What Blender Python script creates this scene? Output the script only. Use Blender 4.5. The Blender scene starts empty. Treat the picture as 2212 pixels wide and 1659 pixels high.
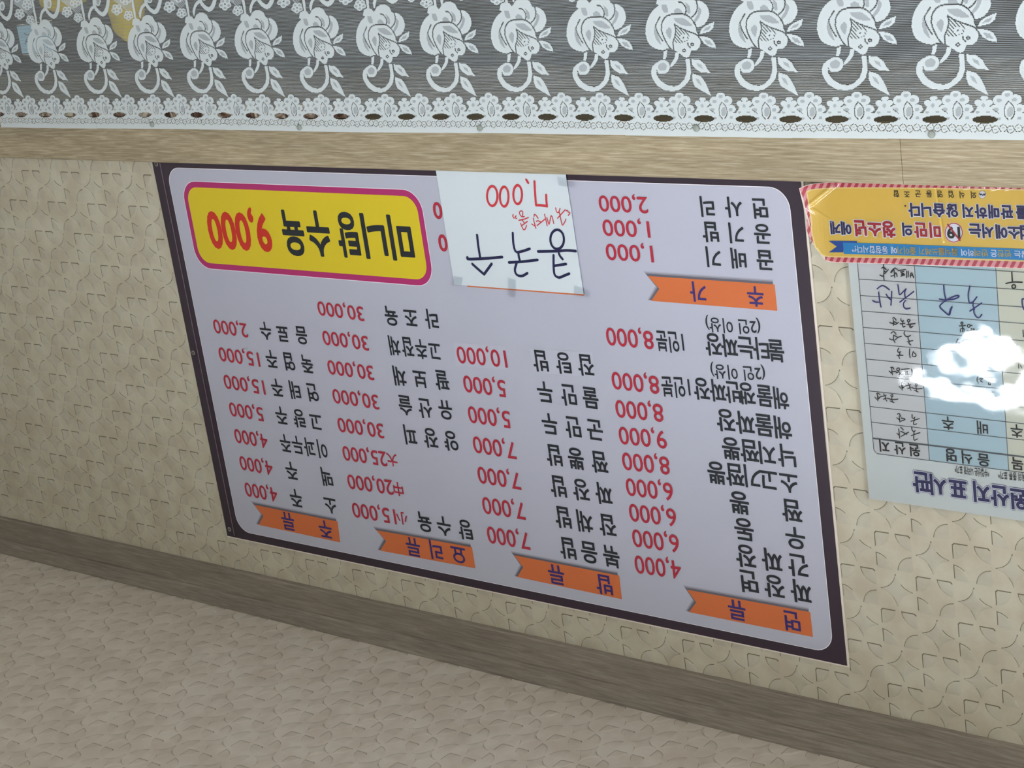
import bpy, math, random
import numpy as np
from mathutils import Matrix, Vector

SC = bpy.context.scene
COL = SC.collection
random.seed(4)

# ------------------------------------------------------------------ camera (photograph taken upside down, telephoto)
CW = np.array([-2.26997, -2.43858, 1.08742])
RW = np.array([[-0.77056787, 0.62197501, 0.13918422],
               [-0.09220946, -0.32487025, 0.94125275],
               [0.6306525, 0.71246502, 0.30768655]])
FP = 4150.76
cam = bpy.data.cameras.new('camera'); cam.sensor_width = 36; cam.lens = FP / 2212 * 36; cam.clip_start = .05
co = bpy.data.objects.new('camera', cam); COL.objects.link(co)
M = Matrix.Identity(4)
for i in range(3):
    M[i][0] = RW[0][i]; M[i][1] = -RW[1][i]; M[i][2] = -RW[2][i]; M[i][3] = CW[i]
co.matrix_world = M
SC.camera = co

# ------------------------------------------------------------------ world, exposure
w = bpy.data.worlds.new('world'); SC.world = w; w.use_nodes = True
w.node_tree.nodes['Background'].inputs[0].default_value = (.75, .85, 1, 1)
w.node_tree.nodes['Background'].inputs[1].default_value = .25
SC.view_settings.view_transform = 'Standard'; SC.view_settings.look = 'None'
SC.view_settings.gamma = 1; SC.view_settings.use_curve_mapping = False
SC.view_settings.exposure = 0.0
CEIL = 2.739
# ceiling panel lamps: centre x, y, size x, size y, strength
LAMPS = [(-.62, -1.60, 1.2, .13, 42.0), (-.62, -1.84, 1.2, .13, 42.0), (-2.75, -1.7, 1.0, .34, 58.0), (-2.6, -3.5, 1.2, .34, 40.0)]
LAMP_COL = (.93, .99, 1.06)


def P(px, py, y=0.0):
    d = RW.T @ np.array([(px - 1106) / FP, (py - 829.5) / FP, 1.0])
    return CW + d * ((y - CW[1]) / d[1])


def PC(px, py, z=CEIL):
    d = RW.T @ np.array([(px - 1106) / FP, (py - 829.5) / FP, 1.0])
    return CW + d * ((z - CW[2]) / d[2])


def crop(ox, oy, s):
    return lambda x, y: (ox + x / s, oy + y / s)


# ------------------------------------------------------------------ materials
def srgb(c):
    return tuple(((v / 255) / 12.92 if v <= 10 else ((v / 255 + .055) / 1.055) ** 2.4) for v in c) + (1,)


MATS = {}


def mat(name, c, rough=.7, spec=.3, noise=0, nscale=20, bump=0, bscale=200, metal=0, coat=0):
    if name in MATS: return MATS[name]
    m = bpy.data.materials.new(name); m.use_nodes = True; nt = m.node_tree
    b = nt.nodes['Principled BSDF']; b.inputs['Roughness'].default_value = rough
    b.inputs['Specular IOR Level'].default_value = spec; b.inputs['Metallic'].default_value = metal
    b.inputs['Coat Weight'].default_value = coat; b.inputs['Coat Roughness'].default_value = .12
    c = srgb(c) if max(c) > 1 else tuple(c) + (1,)
    b.inputs['Base Color'].default_value = c
    tc = nt.nodes.new('ShaderNodeTexCoord')
    if noise:
        n = nt.nodes.new('ShaderNodeTexNoise'); n.inputs['Scale'].default_value = nscale; n.inputs['Detail'].default_value = 5
        nt.links.new(tc.outputs['Object'], n.inputs['Vector'])
        r = nt.nodes.new('ShaderNodeMapRange'); r.inputs[1].default_value = .3; r.inputs[2].default_value = .7
        r.inputs[3].default_value = 1 - noise; r.inputs[4].default_value = 1 + noise
        nt.links.new(n.outputs['Fac'], r.inputs[0])
        v = nt.nodes.new('ShaderNodeVectorMath'); v.operation = 'SCALE'; v.inputs[0].default_value = c[:3]
        nt.links.new(r.outputs[0], v.inputs['Scale']); nt.links.new(v.outputs[0], b.inputs['Base Color'])
    if bump:
        n = nt.nodes.new('ShaderNodeTexNoise'); n.inputs['Scale'].default_value = bscale
        nt.links.new(tc.outputs['Object'], n.inputs['Vector'])
        bp = nt.nodes.new('ShaderNodeBump'); bp.inputs['Strength'].default_value = bump; bp.inputs['Distance'].default_value = .002
        nt.links.new(n.outputs['Fac'], bp.inputs['Height']); nt.links.new(bp.outputs[0], b.inputs['Normal'])
    MATS[name] = m
    return m


def ramp(nt, pts):
    r = nt.nodes.new('ShaderNodeValToRGB'); e = r.color_ramp.elements
    while len(e) > 2: e.remove(e[-1])
    for i, (p, c) in enumerate(pts):
        if i < 2: e[i].position = p; e[i].color = c
        else: q = e.new(p); q.color = c
    return r


def wood(name, dark, mid, light, rough=.45, fine=150):
    m = bpy.data.materials.new(name); m.use_nodes = True; nt = m.node_tree; b = nt.nodes['Principled BSDF']
    b.inputs['Roughness'].default_value = rough; b.inputs['Specular IOR Level'].default_value = .35
    tc = nt.nodes.new('ShaderNodeTexCoord'); mp = nt.nodes.new('ShaderNodeMapping')
    mp.inputs['Scale'].default_value = (7, fine, fine)
    nt.links.new(tc.outputs['Object'], mp.inputs[0])
    n = nt.nodes.new('ShaderNodeTexNoise'); n.inputs['Scale'].default_value = 2.2; n.inputs['Detail'].default_value = 6; n.inputs['Roughness'].default_value = .62
    n.inputs['Distortion'].default_value = .4
    nt.links.new(mp.outputs[0], n.inputs['Vector'])
    r = ramp(nt, [(.32, srgb(dark)), (.5, srgb(mid)), (.66, srgb(light))]); nt.links.new(n.outputs['Fac'], r.inputs[0])
    mp2 = nt.nodes.new('ShaderNodeMapping'); mp2.inputs['Scale'].default_value = (1.2, 9, 9); nt.links.new(tc.outputs['Object'], mp2.inputs[0])
    n2 = nt.nodes.new('ShaderNodeTexNoise'); n2.inputs['Scale'].default_value = 3; n2.inputs['Detail'].default_value = 3; nt.links.new(mp2.outputs[0], n2.inputs['Vector'])
    mr = nt.nodes.new('ShaderNodeMapRange'); mr.inputs[1].default_value = .3; mr.inputs[2].default_value = .7; mr.inputs[3].default_value = .86; mr.inputs[4].default_value = 1.1
    nt.links.new(n2.outputs['Fac'], mr.inputs[0])
    v = nt.nodes.new('ShaderNodeVectorMath'); v.operation = 'SCALE'; nt.links.new(r.outputs[0], v.inputs[0]); nt.links.new(mr.outputs[0], v.inputs['Scale'])
    nt.links.new(v.outputs[0], b.inputs['Base Color'])
    bp = nt.nodes.new('ShaderNodeBump'); bp.inputs['Strength'].default_value = .12; bp.inputs['Distance'].default_value = .0005
    nt.links.new(n.outputs['Fac'], bp.inputs['Height']); nt.links.new(bp.outputs[0], b.inputs['Normal'])
    MATS[name] = m
    return m


def wallpaper(name, base, tint):
    """cream paper with faint mottling, two tones drifting in large soft patches"""
    m = bpy.data.materials.new(name); m.use_nodes = True; nt = m.node_tree; b = nt.nodes['Principled BSDF']
    b.inputs['Roughness'].default_value = .62; b.inputs['Specular IOR Level'].default_value = .3
    tc = nt.nodes.new('ShaderNodeTexCoord')
    n = nt.nodes.new('ShaderNodeTexNoise'); n.inputs['Scale'].default_value = 17; n.inputs['Detail'].default_value = 4; n.inputs['Roughness'].default_value = .55
    nt.links.new(tc.outputs['Object'], n.inputs['Vector'])
    r = ramp(nt, [(.38, srgb(tint)), (.62, srgb(base))]); nt.links.new(n.outputs['Fac'], r.inputs[0])
    n2 = nt.nodes.new('ShaderNodeTexNoise'); n2.inputs['Scale'].default_value = 1500; n2.inputs['Detail'].default_value = 2
    nt.links.new(tc.outputs['Object'], n2.inputs['Vector'])
    bp = nt.nodes.new('ShaderNodeBump'); bp.inputs['Strength'].default_value = .15; bp.inputs['Distance'].default_value = .0004
    nt.links.new(n2.outputs['Fac'], bp.inputs['Height']); nt.links.new(bp.outputs[0], b.inputs['Normal'])
    nt.links.new(r.outputs[0], b.inputs['Base Color'])
    return m


def lace_mat(name, col, alpha, stripes=False):
    m = bpy.data.materials.new(name); m.use_nodes = True; nt = m.node_tree; nt.nodes.remove(nt.nodes['Principled BSDF'])
    out = nt.nodes['Material Output']
    d = nt.nodes.new('ShaderNodeBsdfDiffuse'); d.inputs[0].default_value = srgb(col)
    t = nt.nodes.new('ShaderNodeBsdfTranslucent'); t.inputs[0].default_value = srgb(col)
    a = nt.nodes.new('ShaderNodeMixShader'); a.inputs[0].default_value = .12
    nt.links.new(d.outputs[0], a.inputs[1]); nt.links.new(t.outputs[0], a.inputs[2])
    tr = nt.nodes.new('ShaderNodeBsdfTransparent'); mx = nt.nodes.new('ShaderNodeMixShader')
    nt.links.new(tr.outputs[0], mx.inputs[1]); nt.links.new(a.outputs[0], mx.inputs[2]); nt.links.new(mx.outputs[0], out.inputs[0])
    if stripes:
        # weft threads: thin horizontal yarns a little over 2 mm apart, each wandering slightly
        tc = nt.nodes.new('ShaderNodeTexCoord'); mp = nt.nodes.new('ShaderNodeMapping'); mp.inputs['Scale'].default_value = (9, 1, 30)
        nt.links.new(tc.outputs['Object'], mp.inputs[0])
        n = nt.nodes.new('ShaderNodeTexNoise'); n.inputs['Scale'].default_value = 1; n.inputs['Detail'].default_value = 3; nt.links.new(mp.outputs[0], n.inputs['Vector'])
        sx = nt.nodes.new('ShaderNodeSeparateXYZ'); nt.links.new(tc.outputs['Object'], sx.inputs[0])
        k = nt.nodes.new('ShaderNodeMath'); k.operation = 'MULTIPLY_ADD'; k.inputs[1].default_value = .006
        nt.links.new(n.outputs['Fac'], k.inputs[0]); nt.links.new(sx.outputs['Z'], k.inputs[2])
        s = nt.nodes.new('ShaderNodeMath'); s.operation = 'MULTIPLY'; s.inputs[1].default_value = 2 * math.pi / .0024; nt.links.new(k.outputs[0], s.inputs[0])
        c = nt.nodes.new('ShaderNodeMath'); c.operation = 'SINE'; nt.links.new(s.outputs[0], c.inputs[0])
        mr = nt.nodes.new('ShaderNodeMapRange'); mr.inputs[1].default_value = -.2; mr.inputs[2].default_value = 1; mr.inputs[3].default_value = .10; mr.inputs[4].default_value = .50
        nt.links.new(c.outputs[0], mr.inputs[0])
        mp3 = nt.nodes.new('ShaderNodeMapping'); mp3.inputs['Scale'].default_value = (5, 1, 22); nt.links.new(tc.outputs['Object'], mp3.inputs[0])
        n3 = nt.nodes.new('ShaderNodeTexNoise'); n3.inputs['Scale'].default_value = 1; n3.inputs['Detail'].default_value = 5; nt.links.new(mp3.outputs[0], n3.inputs['Vector'])
        m3 = nt.nodes.new('ShaderNodeMapRange'); m3.inputs[1].default_value = .3; m3.inputs[2].default_value = .75; m3.inputs[3].default_value = .8; m3.inputs[4].default_value = 1.25
        nt.links.new(n3.outputs['Fac'], m3.inputs[0])
        q = nt.nodes.new('ShaderNodeMath'); q.operation = 'MULTIPLY'; nt.links.new(mr.outputs[0], q.inputs[0]); nt.links.new(m3.outputs[0], q.inputs[1])
        nt.links.new(q.outputs[0], mx.inputs[0])
    else:
        mx.inputs[0].default_value = alpha
    return m


def film(name, bump, rough=.05):
    m = bpy.data.materials.new(name); m.use_nodes = True; nt = m.node_tree; nt.nodes.remove(nt.nodes['Principled BSDF'])
    out = nt.nodes['Material Output']
    g = nt.nodes.new('ShaderNodeBsdfGlossy'); g.inputs['Roughness'].default_value = rough
    tr = nt.nodes.new('ShaderNodeBsdfTransparent'); fr = nt.nodes.new('ShaderNodeFresnel'); fr.inputs[0].default_value = 1.5
    mx = nt.nodes.new('ShaderNodeMixShader')
    tc = nt.nodes.new('ShaderNodeTexCoord')
    n = nt.nodes.new('ShaderNodeTexNoise'); n.inputs['Scale'].default_value = 7; n.inputs['Detail'].default_value = 3
    n2 = nt.nodes.new('ShaderNodeTexNoise'); n2.inputs['Scale'].default_value = 420; n2.inputs['Detail'].default_value = 2
    nt.links.new(tc.outputs['Object'], n.inputs['Vector']); nt.links.new(tc.outputs['Object'], n2.inputs['Vector'])
    ad = nt.nodes.new('ShaderNodeMath'); ad.operation = 'MULTIPLY_ADD'; ad.inputs[1].default_value = .006
    nt.links.new(n2.outputs['Fac'], ad.inputs[0]); nt.links.new(n.outputs['Fac'], ad.inputs[2])
    bp = nt.nodes.new('ShaderNodeBump'); bp.inputs['Strength'].default_value = 1; bp.inputs['Distance'].default_value = bump
    nt.links.new(ad.outputs[0], bp.inputs['Height']); nt.links.new(bp.outputs[0], g.inputs['Normal']); nt.links.new(bp.outputs[0], fr.inputs['Normal'])
    nt.links.new(fr.outputs[0], mx.inputs[0]); nt.links.new(tr.outputs[0], mx.inputs[1]); nt.links.new(g.outputs[0], mx.inputs[2])
    nt.links.new(mx.outputs[0], out.inputs[0])
    return m


# ------------------------------------------------------------------ object helpers
def obj(name, verts, faces, material, parent=None, smooth=False, mats=None, midx=None):
    me = bpy.data.meshes.new(name); me.from_pydata([tuple(map(float, v)) for v in verts], [], faces)
    for mm in (mats or [material]): me.materials.append(mm)
    if midx is not None: me.polygons.foreach_set('material_index', midx)
    if smooth: me.polygons.foreach_set('use_smooth', [True] * len(me.polygons))
    me.update()
    o = bpy.data.objects.new(name, me); COL.objects.link(o)
    if parent: o.parent = parent; o.matrix_parent_inverse = Matrix.Translation(-parent.location)
    return o


def thing(name, label, cat, loc, group=None):
    o = bpy.data.objects.new(name, None); COL.objects.link(o); o.location = [float(v) for v in loc]
    o.empty_display_size = .02
    o['label'] = label; o['category'] = cat
    if group: o['group'] = group
    return o


def tag(o, label, cat, group=None):
    o['label'] = label; o['category'] = cat
    if group: o['group'] = group
    return o


def struct(o, label=None):
    o['kind'] = 'structure'
    if label: o['label'] = label
    return o


def box(x0, x1, y0, y1, z0, z1):
    v = [(x, y, z) for x in (x0, x1) for y in (y0, y1) for z in (z0, z1)]
    f = [(0, 1, 3, 2), (4, 6, 7, 5), (0, 4, 5, 1), (2, 3, 7, 6), (0, 2, 6, 4), (1, 5, 7, 3)]
    return v, f


class MB:
    def __init__(s): s.v = []; s.f = []; s.m = []

    def add(s, v, f, mi=0):
        n = len(s.v); s.v += list(v); s.f += [tuple(i + n for i in q) for q in f]; s.m += [mi] * len(f); return s

    def box(s, *a, mi=0): return s.add(*box(*a), mi=mi)

    def poly(s, pts, mi=0): return s.add(pts, [tuple(range(len(pts)))], mi)

    def build(s, name, material, parent=None, **k):
        return obj(name, s.v, s.f, material, parent, midx=s.m if k.get('mats') else None, **k)


# printing planes: everything printed on a sheet is a hair in front of it
FONTC = {}


def glyph_mesh(text, off):
    key = (text, off)
    if key in FONTC: return FONTC[key]
    c = bpy.data.curves.new('t', 'FONT'); c.body = text; c.resolution_u = 4
    o = bpy.data.objects.new('t', c); COL.objects.link(o)
    bpy.context.view_layer.update()
    me = bpy.data.meshes.new_from_object(o.evaluated_get(bpy.context.evaluated_depsgraph_get()))
    v = [(p.co[0], p.co[1], 0.) for p in me.vertices]; f = [tuple(p.vertices) for p in me.polygons]
    bpy.data.objects.remove(o); bpy.data.curves.remove(c); bpy.data.meshes.remove(me)
    cnt = {}
    for q in f:
        for k in range(len(q)):
            e = (min(q[k], q[k - 1]), max(q[k], q[k - 1])); cnt[e] = cnt.get(e, 0) + 1
    if off > 0:                      # embolden: a pen of half width off run round every contour
        for (p, q), n_ in cnt.items():
            if n_ != 1: continue
            ax, ay = v[p][:2]; bx, by = v[q][:2]; dx, dy = bx - ax, by - ay; L_ = math.hypot(dx, dy)
            if L_ < 1e-6: continue
            dx, dy = dx / L_ * off, dy / L_ * off; k = len(v); g = .42; lay = 2e-6 * (1 + k / 6)
            v += [(a_, b_, lay) for a_, b_ in [(ax - dx * g - dy, ay - dy * g + dx), (bx + dx * g - dy, by + dy * g + dx), (bx + dx, by + dy), (bx + dx * g + dy, by + dy * g - dx), (ax - dx * g + dy, ay - dy * g - dx), (ax - dx, ay - dy)]]
            f.append(tuple(range(k, k + 6)))
    v = np.array(v)
    FONTC[key] = (v, f)
    return v, f


def hgt(px, py, hp, y=0):
    return abs(P(px, py + hp / 2, y)[2] - P(px, py - hp / 2, y)[2])


def em_glyph(mb, ch, px, py, h, y, wf=1.0, bold=.02, mi=0):
    """one Hangul syllable in a cell of world height h centred on the wall point under (px,py)"""
    v, f = glyph_mesh(ch, bold)
    c = P(px, py, y)
    cx = (v[:, 0].min() + v[:, 0].max()) / 2
    s = h / .9
    V = [(c[0] + (a - cx) * s * wf, y - l_, c[2] + (b - .378) * s) for a, b, l_ in v]
    mb.add(V, f, mi)


def row(mb, chars, pts, hp, y, wf=1.0, bold=.02, mi=0):
    for ch, (px, py) in zip(chars, pts):
        em_glyph(mb, ch, px, py, hgt(px, py, hp, y), y, wf, bold, mi)


def string(mb, text, pa, pb, hp, y, bold=.02, mi=0):
    """a whole string fitted between its upright-left edge pa and upright-right edge pb (photo px, mid height)"""
    v, f = glyph_mesh(text, bold)
    A = P(*pa, y); B = P(*pb, y)
    ref = [a for a in (glyph_mesh(text.replace(',', '').replace(' ', '')[0], bold)[0],)][0]
    z0, z1 = ref[:, 1].min(), ref[:, 1].max()
    h = hgt((pa[0] + pb[0]) / 2, (pa[1] + pb[1]) / 2, hp, y)
    s = h / (z1 - z0); x0, x1 = v[:, 0].min(), v[:, 0].max()
    V = []
    for a, b, l_ in v:
        t = (a - x0) / (x1 - x0)
        V.append((A[0] + (B[0] - A[0]) * t, y - l_, A[2] + (B[2] - A[2]) * t + (b - (z0 + z1) / 2) * s))
    mb.add(V, f, mi)


def smooth_line(pts, n=5):
    if len(pts) < 3: return [np.array(p) for p in pts]
    p = [np.array(q, float) for q in pts]; p = [2 * p[0] - p[1]] + p + [2 * p[-1] - p[-2]]
    out = []
    for i in range(1, len(p) - 2):
        for k in range(n):
            t = k / n
            out.append(.5 * (2 * p[i] + (p[i + 1] - p[i - 1]) * t + (2 * p[i - 1] - 5 * p[i] + 4 * p[i + 1] - p[i + 2]) * t * t + (3 * p[i] - p[i - 1] - 3 * p[i + 1] + p[i + 2]) * t ** 3))
    out.append(p[-2])
    return out


def stroke(mb, pts, wpx, y, mi=0, sm=True):
    """marker stroke through photo-px points, width wpx photo px"""
    q = smooth_line(pts) if sm else [np.array(a, float) for a in pts]
    c = [P(a[0], a[1], y) for a in q]
    r = hgt(q[0][0], q[0][1], wpx * 1.25, y) / 2
    for i in range(len(c) - 1):
        a, b = c[i], c[i + 1]; d = np.array([b[0] - a[0], 0, b[2] - a[2]]); L = np.linalg.norm(d)
        if L < 1e-7: continue
        n = np.array([-d[2], 0, d[0]]) / L * r
        yy = np.array([0, -1e-6 * i, 0])
        mb.add([a + n + yy, b + n + yy, b - n + yy, a - n + yy], [(0, 1, 2, 3)], mi)
    for i, a in enumerate(c):
        if i % 2 and i != len(c) - 1: continue
        mb.add([(a[0] + r * math.cos(t * math.pi / 4), y - 2e-5 - i * 1e-6, a[2] + r * math.sin(t * math.pi / 4)) for t in range(8)], [tuple(range(8))], mi)


def circ(cx, cy, r, n=14, ry=None):
    return [(cx + r * math.cos(2 * math.pi * i / n), cy + (ry or r) * math.sin(2 * math.pi * i / n)) for i in range(n + 1)]


def rrect(x0, x1, z0, z1, r, y, n=8):
    pts = []
    for cx, cz, a0 in ((x1 - r, z1 - r, 0), (x0 + r, z1 - r, 90), (x0 + r, z0 + r, 180), (x1 - r, z0 + r, 270)):
        for i in range(n + 1):
            a = math.radians(a0 + 90 * i / n); pts.append((cx + r * math.cos(a), y, cz + r * math.sin(a)))
    return pts


# ================================================================== SETTING
M_wall = [wallpaper('cream_embossed_wallpaper', (196, 191, 173), (184, 175, 156)), wallpaper('cream_wallpaper_printed_line', (116, 110, 92), (106, 99, 81)), wallpaper('cream_wallpaper_cushion', (190, 186, 170), (178, 171, 154))]
M_ceil = [wallpaper('ceiling_wallpaper', (214, 207, 196), (204, 195, 182)), wallpaper('ceiling_wallpaper_printed_line', (156, 147, 132), (146, 137, 122)), wallpaper('ceiling_wallpaper_cushion', (207, 200, 188), (196, 187, 174))]
M_plaster = mat('off_white_plaster', (224, 222, 216), .8)
M_floor = mat('beige_floor_tile', (186, 180, 170), .5, noise=.06)
M_beam = wood('pale_ash_laminate', (138, 124, 100), (162, 148, 122), (186, 174, 150))
M_trim = wood('grey_brown_laminate', (122, 113, 103), (137, 128, 118), (152, 143, 132), fine=110)
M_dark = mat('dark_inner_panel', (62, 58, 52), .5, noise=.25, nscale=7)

WX0, WX1 = -3.4, 2.2          # back wall from side to side
BEAM_T = 1.75
PITCH = .16148 / 1.2 * .9977
H = PITCH / 4


def quarter(cx, cy, sx, sy):
    """quarter disc whose square corner sits at (cx,cy), opening toward (sx,sy)"""
    R = H * .86; g = H * .05; k = H * .10
    pts = [(g + k, g), (R, g)] + [(R * math.cos(a), R * math.sin(a)) for a in np.linspace(.10, math.pi / 2 - .10, 9)] + [(g, R), (g, g + k)]
    return [(cx + sx * x, cy + sy * y) for x, y in pts]


def star(cx, cy):
    pts = []
    for q in range(4):
        a0 = q * math.pi / 2
        pts.append((.86 * H, 0, a0))
        for a in np.linspace(math.radians(80), math.radians(10), 8):
            pts.append((H - H * 1.0 * math.cos(a) if False else H - H * .985 * math.cos(a), H - H * .985 * math.sin(a), a0))
    out = []
    for x, y, a in pts:
        c, s = math.cos(a), math.sin(a); out.append((cx + x * c - y * s, cy + x * s + y * c))
    return out


def pillow(mb, outline, T):
    """one embossed cushion: rim, then a soft dome; the paper is printed with a darker line along two sides of
    every cushion, the same sides on wall and ceiling.  T maps (u,v,h) to the world"""
    n = len(outline); c = (sum(p[0] for p in outline) / n, sum(p[1] for p in outline) / n)
    v = []
    rm = sum(math.hypot(p[0] - c[0], p[1] - c[1]) for p in outline) / n
    for s, h in ((1.0, 0), (1 - .0017 / rm, .00035), (1 - .0040 / rm, .0009), (1 - .0075 / rm, .0012)):
        v += [T(c[0] + (p[0] - c[0]) * s, c[1] + (p[1] - c[1]) * s, h) for p in outline]
    v.append(T(c[0], c[1], .0014))
    f = [[], []]
    for k in range(3):
        for i in range(n):
            j = (i + 1) % n; a, b = outline[i], outline[j]; mx_, my_ = (a[0] + b[0]) / 2 - c[0], (a[1] + b[1]) / 2 - c[1]
            nx_, ny_ = b[1] - a[1], a[0] - b[0]; l_ = math.hypot(nx_, ny_) + 1e-9
            if nx_ * mx_ + ny_ * my_ < 0: nx_, ny_ = -nx_, -ny_
            f[0 if k == 0 and (-.64 * nx_ - .77 * ny_) / l_ > .02 else 1].append((k * n + i, k * n + j, (k + 1) * n + j, (k + 1) * n + i))
    for i in range(n): f[1].append((3 * n + i, 3 * n + (i + 1) % n, 4 * n))
    b0 = len(mb.v); mb.v += v
    for q, mi in ((f[0], 1), (f[1], 2)):
        mb.f += [tuple(a + b0 for a in g) for g in q]; mb.m += [mi] * len(q)


def emboss(mb, u0, v0, us, vs, T):
    i0, i1 = math.floor((us[0] - u0) / (2 * H)), math.ceil((us[1] - u0) / (2 * H))
    j0, j1 = math.floor((vs[0] - v0) / (2 * H)), math.ceil((vs[1] - v0) / (2 * H))
    for i in range(i0, i1):
        for j in range(j0, j1):
            a, b = u0 + 2 * H * i, v0 + 2 * H * j
            if a < us[0] or a + 2 * H > us[1] or b < vs[0] or b + 2 * H > vs[1]: continue
            if (i + j) % 2 == 0:
                for cx, cy, sx, sy in ((a, b, 1, 1), (a + 2 * H, b, -1, 1), (a, b + 2 * H, 1, -1), (a + 2 * H, b + 2 * H, -1, -1)):
                    pillow(mb, quarter(cx, cy, sx, sy), T)
            else:
                pillow(mb, star(a + H, b + H), T)


def fix_normals(o):
    import bmesh
    bm = bmesh.new(); bm.from_mesh(o.data); bmesh.ops.recalc_face_normals(bm, faces=bm.faces); bm.to_mesh(o.data); bm.free()


TR0, TR1 = 2.6460, CEIL      # crown trim
# back wall above the opening (one sheet of paper, pattern embossed in it)
mb = MB()
mb.box(WX0, WX1, 0, .12, BEAM_T - .085, CEIL + .05)
u0, _, v0 = P(*crop(1500, 1100, 2.968)(1143, 128)); u0 = -u0
emboss(mb, u0, v0, (-2.1, 1.7), (BEAM_T - .1, TR0 + .08), lambda u, v, h: (-u, -h, v))
wall = obj('wall_back', mb.v, mb.f, None, mats=M_wall, midx=mb.m); struct(wall, 'cream wallpapered wall with an embossed pattern of petals and stars')
# smooth only the domes
sm = [m != 1 for m in mb.m]; sm[:6] = [False] * 6
wall.data.polygons.foreach_set('use_smooth', sm)

mb = MB(); mb.box(WX0, WX1, -5.0, 0.12, CEIL, CEIL + .08)
cc = crop(0, 1050, 2.724)
A = PC(*cc(512, 590)); u0c, v0c = -A[0] + .62 * H, -A[1] + .62 * H
emboss(mb, u0c, v0c, (-2.1, 1.6), (-.1, 1.3), lambda u, v, h: (-u, -v, CEIL - h))
ce = obj('ceiling', mb.v, mb.f, None, mats=M_ceil, midx=mb.m); struct(ce, 'ceiling papered in the same embossed paper')
ce.data.polygons.foreach_set('use_smooth', [False] * 6 + [m != 1 for m in mb.m[6:]])

struct(obj('wall_left', *box(WX0 - .12, WX0, -5, .12, 0, CEIL + .08), M_plaster))
struct(obj('wall_right', *box(WX1, WX1 + .12, -5, .12, 0, CEIL + .08), M_plaster))
struct(obj('wall_front', *box(WX0 - .12, WX1 + .12, -5.12, -5, 0, CEIL + .08), M_plaster))
struct(obj('floor', *box(WX0 - .12, WX1 + .12, -5.12, 1.2, -.08, 0), M_floor))

# crown trim: flat band, shallow groove, then a cove leaning out to the ceiling
prof = [(.012, TR0 - .002), (-.0085, TR0), (-.0095, TR0 + .003), (-.0095, TR0 + .0555), (-.0075, TR0 + .0575), (-.0075, TR0 + .0600), (-.0105, TR0 + .063), (-.0185, TR1 - .004), (-.0185, TR1 + .004), (.012, TR1 + .004)]
mb = MB(); n = len(prof)
mb.add([(x, a, z) for x in (WX0, WX1) for a, z in prof], [(i, (i + 1) % n, n + (i + 1) % n, n + i) for i in range(n)] + [tuple(range(n - 1, -1, -1)), tuple(range(n, 2 * n))])
o = mb.build('trim_1', M_trim); struct(o, 'grey brown wooden crown trim between wall and ceiling')

# wooden head board over the opening, two planks butted together
BY = -.012
BB = P(1035, 264, BY)[2]
beam = bpy.data.objects.new('trim_2', None); COL.objects.link(beam); struct(beam, 'pale wooden board along the foot of the wallpaper')
jx = P(1947, 340, BY)[0]
for x0, x1 in ((WX0, jx - .0004), (jx + .0004, WX1)):
    v = [(x, a, z) for x in (x0, x1) for a, z in ((.03, BB - .003), (BY + .002, BB - .003), (BY, BB), (BY, BEAM_T - .002), (BY + .002, BEAM_T + .0006), (.03, BEAM_T + .0006))]
    f = [(i, (i + 1) % 6, 6 + (i + 1) % 6, 6 + i) for i in range(6)] + [(5, 4, 3, 2, 1, 0), (6, 7, 8, 9, 10, 11)]
    obj('plank', v, f, M_beam, beam)
# soffit of the opening behind the board, and a dim inner panel
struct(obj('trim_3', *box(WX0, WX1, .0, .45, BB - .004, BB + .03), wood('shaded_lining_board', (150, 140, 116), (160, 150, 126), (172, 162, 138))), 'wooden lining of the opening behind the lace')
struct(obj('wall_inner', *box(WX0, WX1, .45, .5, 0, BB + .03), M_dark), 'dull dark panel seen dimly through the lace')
struct(obj('wall_below', *box(WX0, WX1, 0, .12, 0, 1.15), M_plaster))
struct(obj('wall_behind', *box(WX0 - .12, WX1 + .12, 1.1, 1.2, 0, CEIL), M_plaster))

# ceiling lamps
M_lampframe = mat('white_lamp_frame', (235, 235, 232), .4)
for k, (lx, ly, sx, sy, st) in enumerate(LAMPS):
    t = thing('ceiling_lamp', ['slim white ceiling lamp nearest the menu banner', 'slim white ceiling lamp, second from the menu banner', 'white ceiling lamp back at the left of the room', 'white ceiling lamp by the left wall of the room', 'white ceiling lamp back at the right of the room'][k], 'ceiling lamp', (lx, ly, CEIL), 'ceiling lamps out of view')
    m = bpy.data.materials.new('lamp_diffuser'); m.use_nodes = True; b = m.node_tree.nodes['Principled BSDF']
    b.inputs['Emission Color'].default_value = LAMP_COL + (1,); b.inputs['Emission Strength'].default_value = st
    mb = MB(); g = .02
    for a in ((lx - sx / 2 - g, lx + sx / 2 + g, ly - sy / 2 - g, ly - sy / 2), (lx - sx / 2 - g, lx + sx / 2 + g, ly + sy / 2, ly + sy / 2 + g),
              (lx - sx / 2 - g, lx - sx / 2, ly - sy / 2, ly + sy / 2), (lx + sx / 2, lx + sx / 2 + g, ly - sy / 2, ly + sy / 2)):
        mb.box(*a, CEIL - .05, CEIL)
    mb.build('frame', M_lampframe, t)
    mb = MB(); mb.box(lx - sx / 2, lx + sx / 2, ly - sy / 2, ly + sy / 2, CEIL - .045, CEIL - .001); mb.build('diffuser', m, t)

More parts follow.
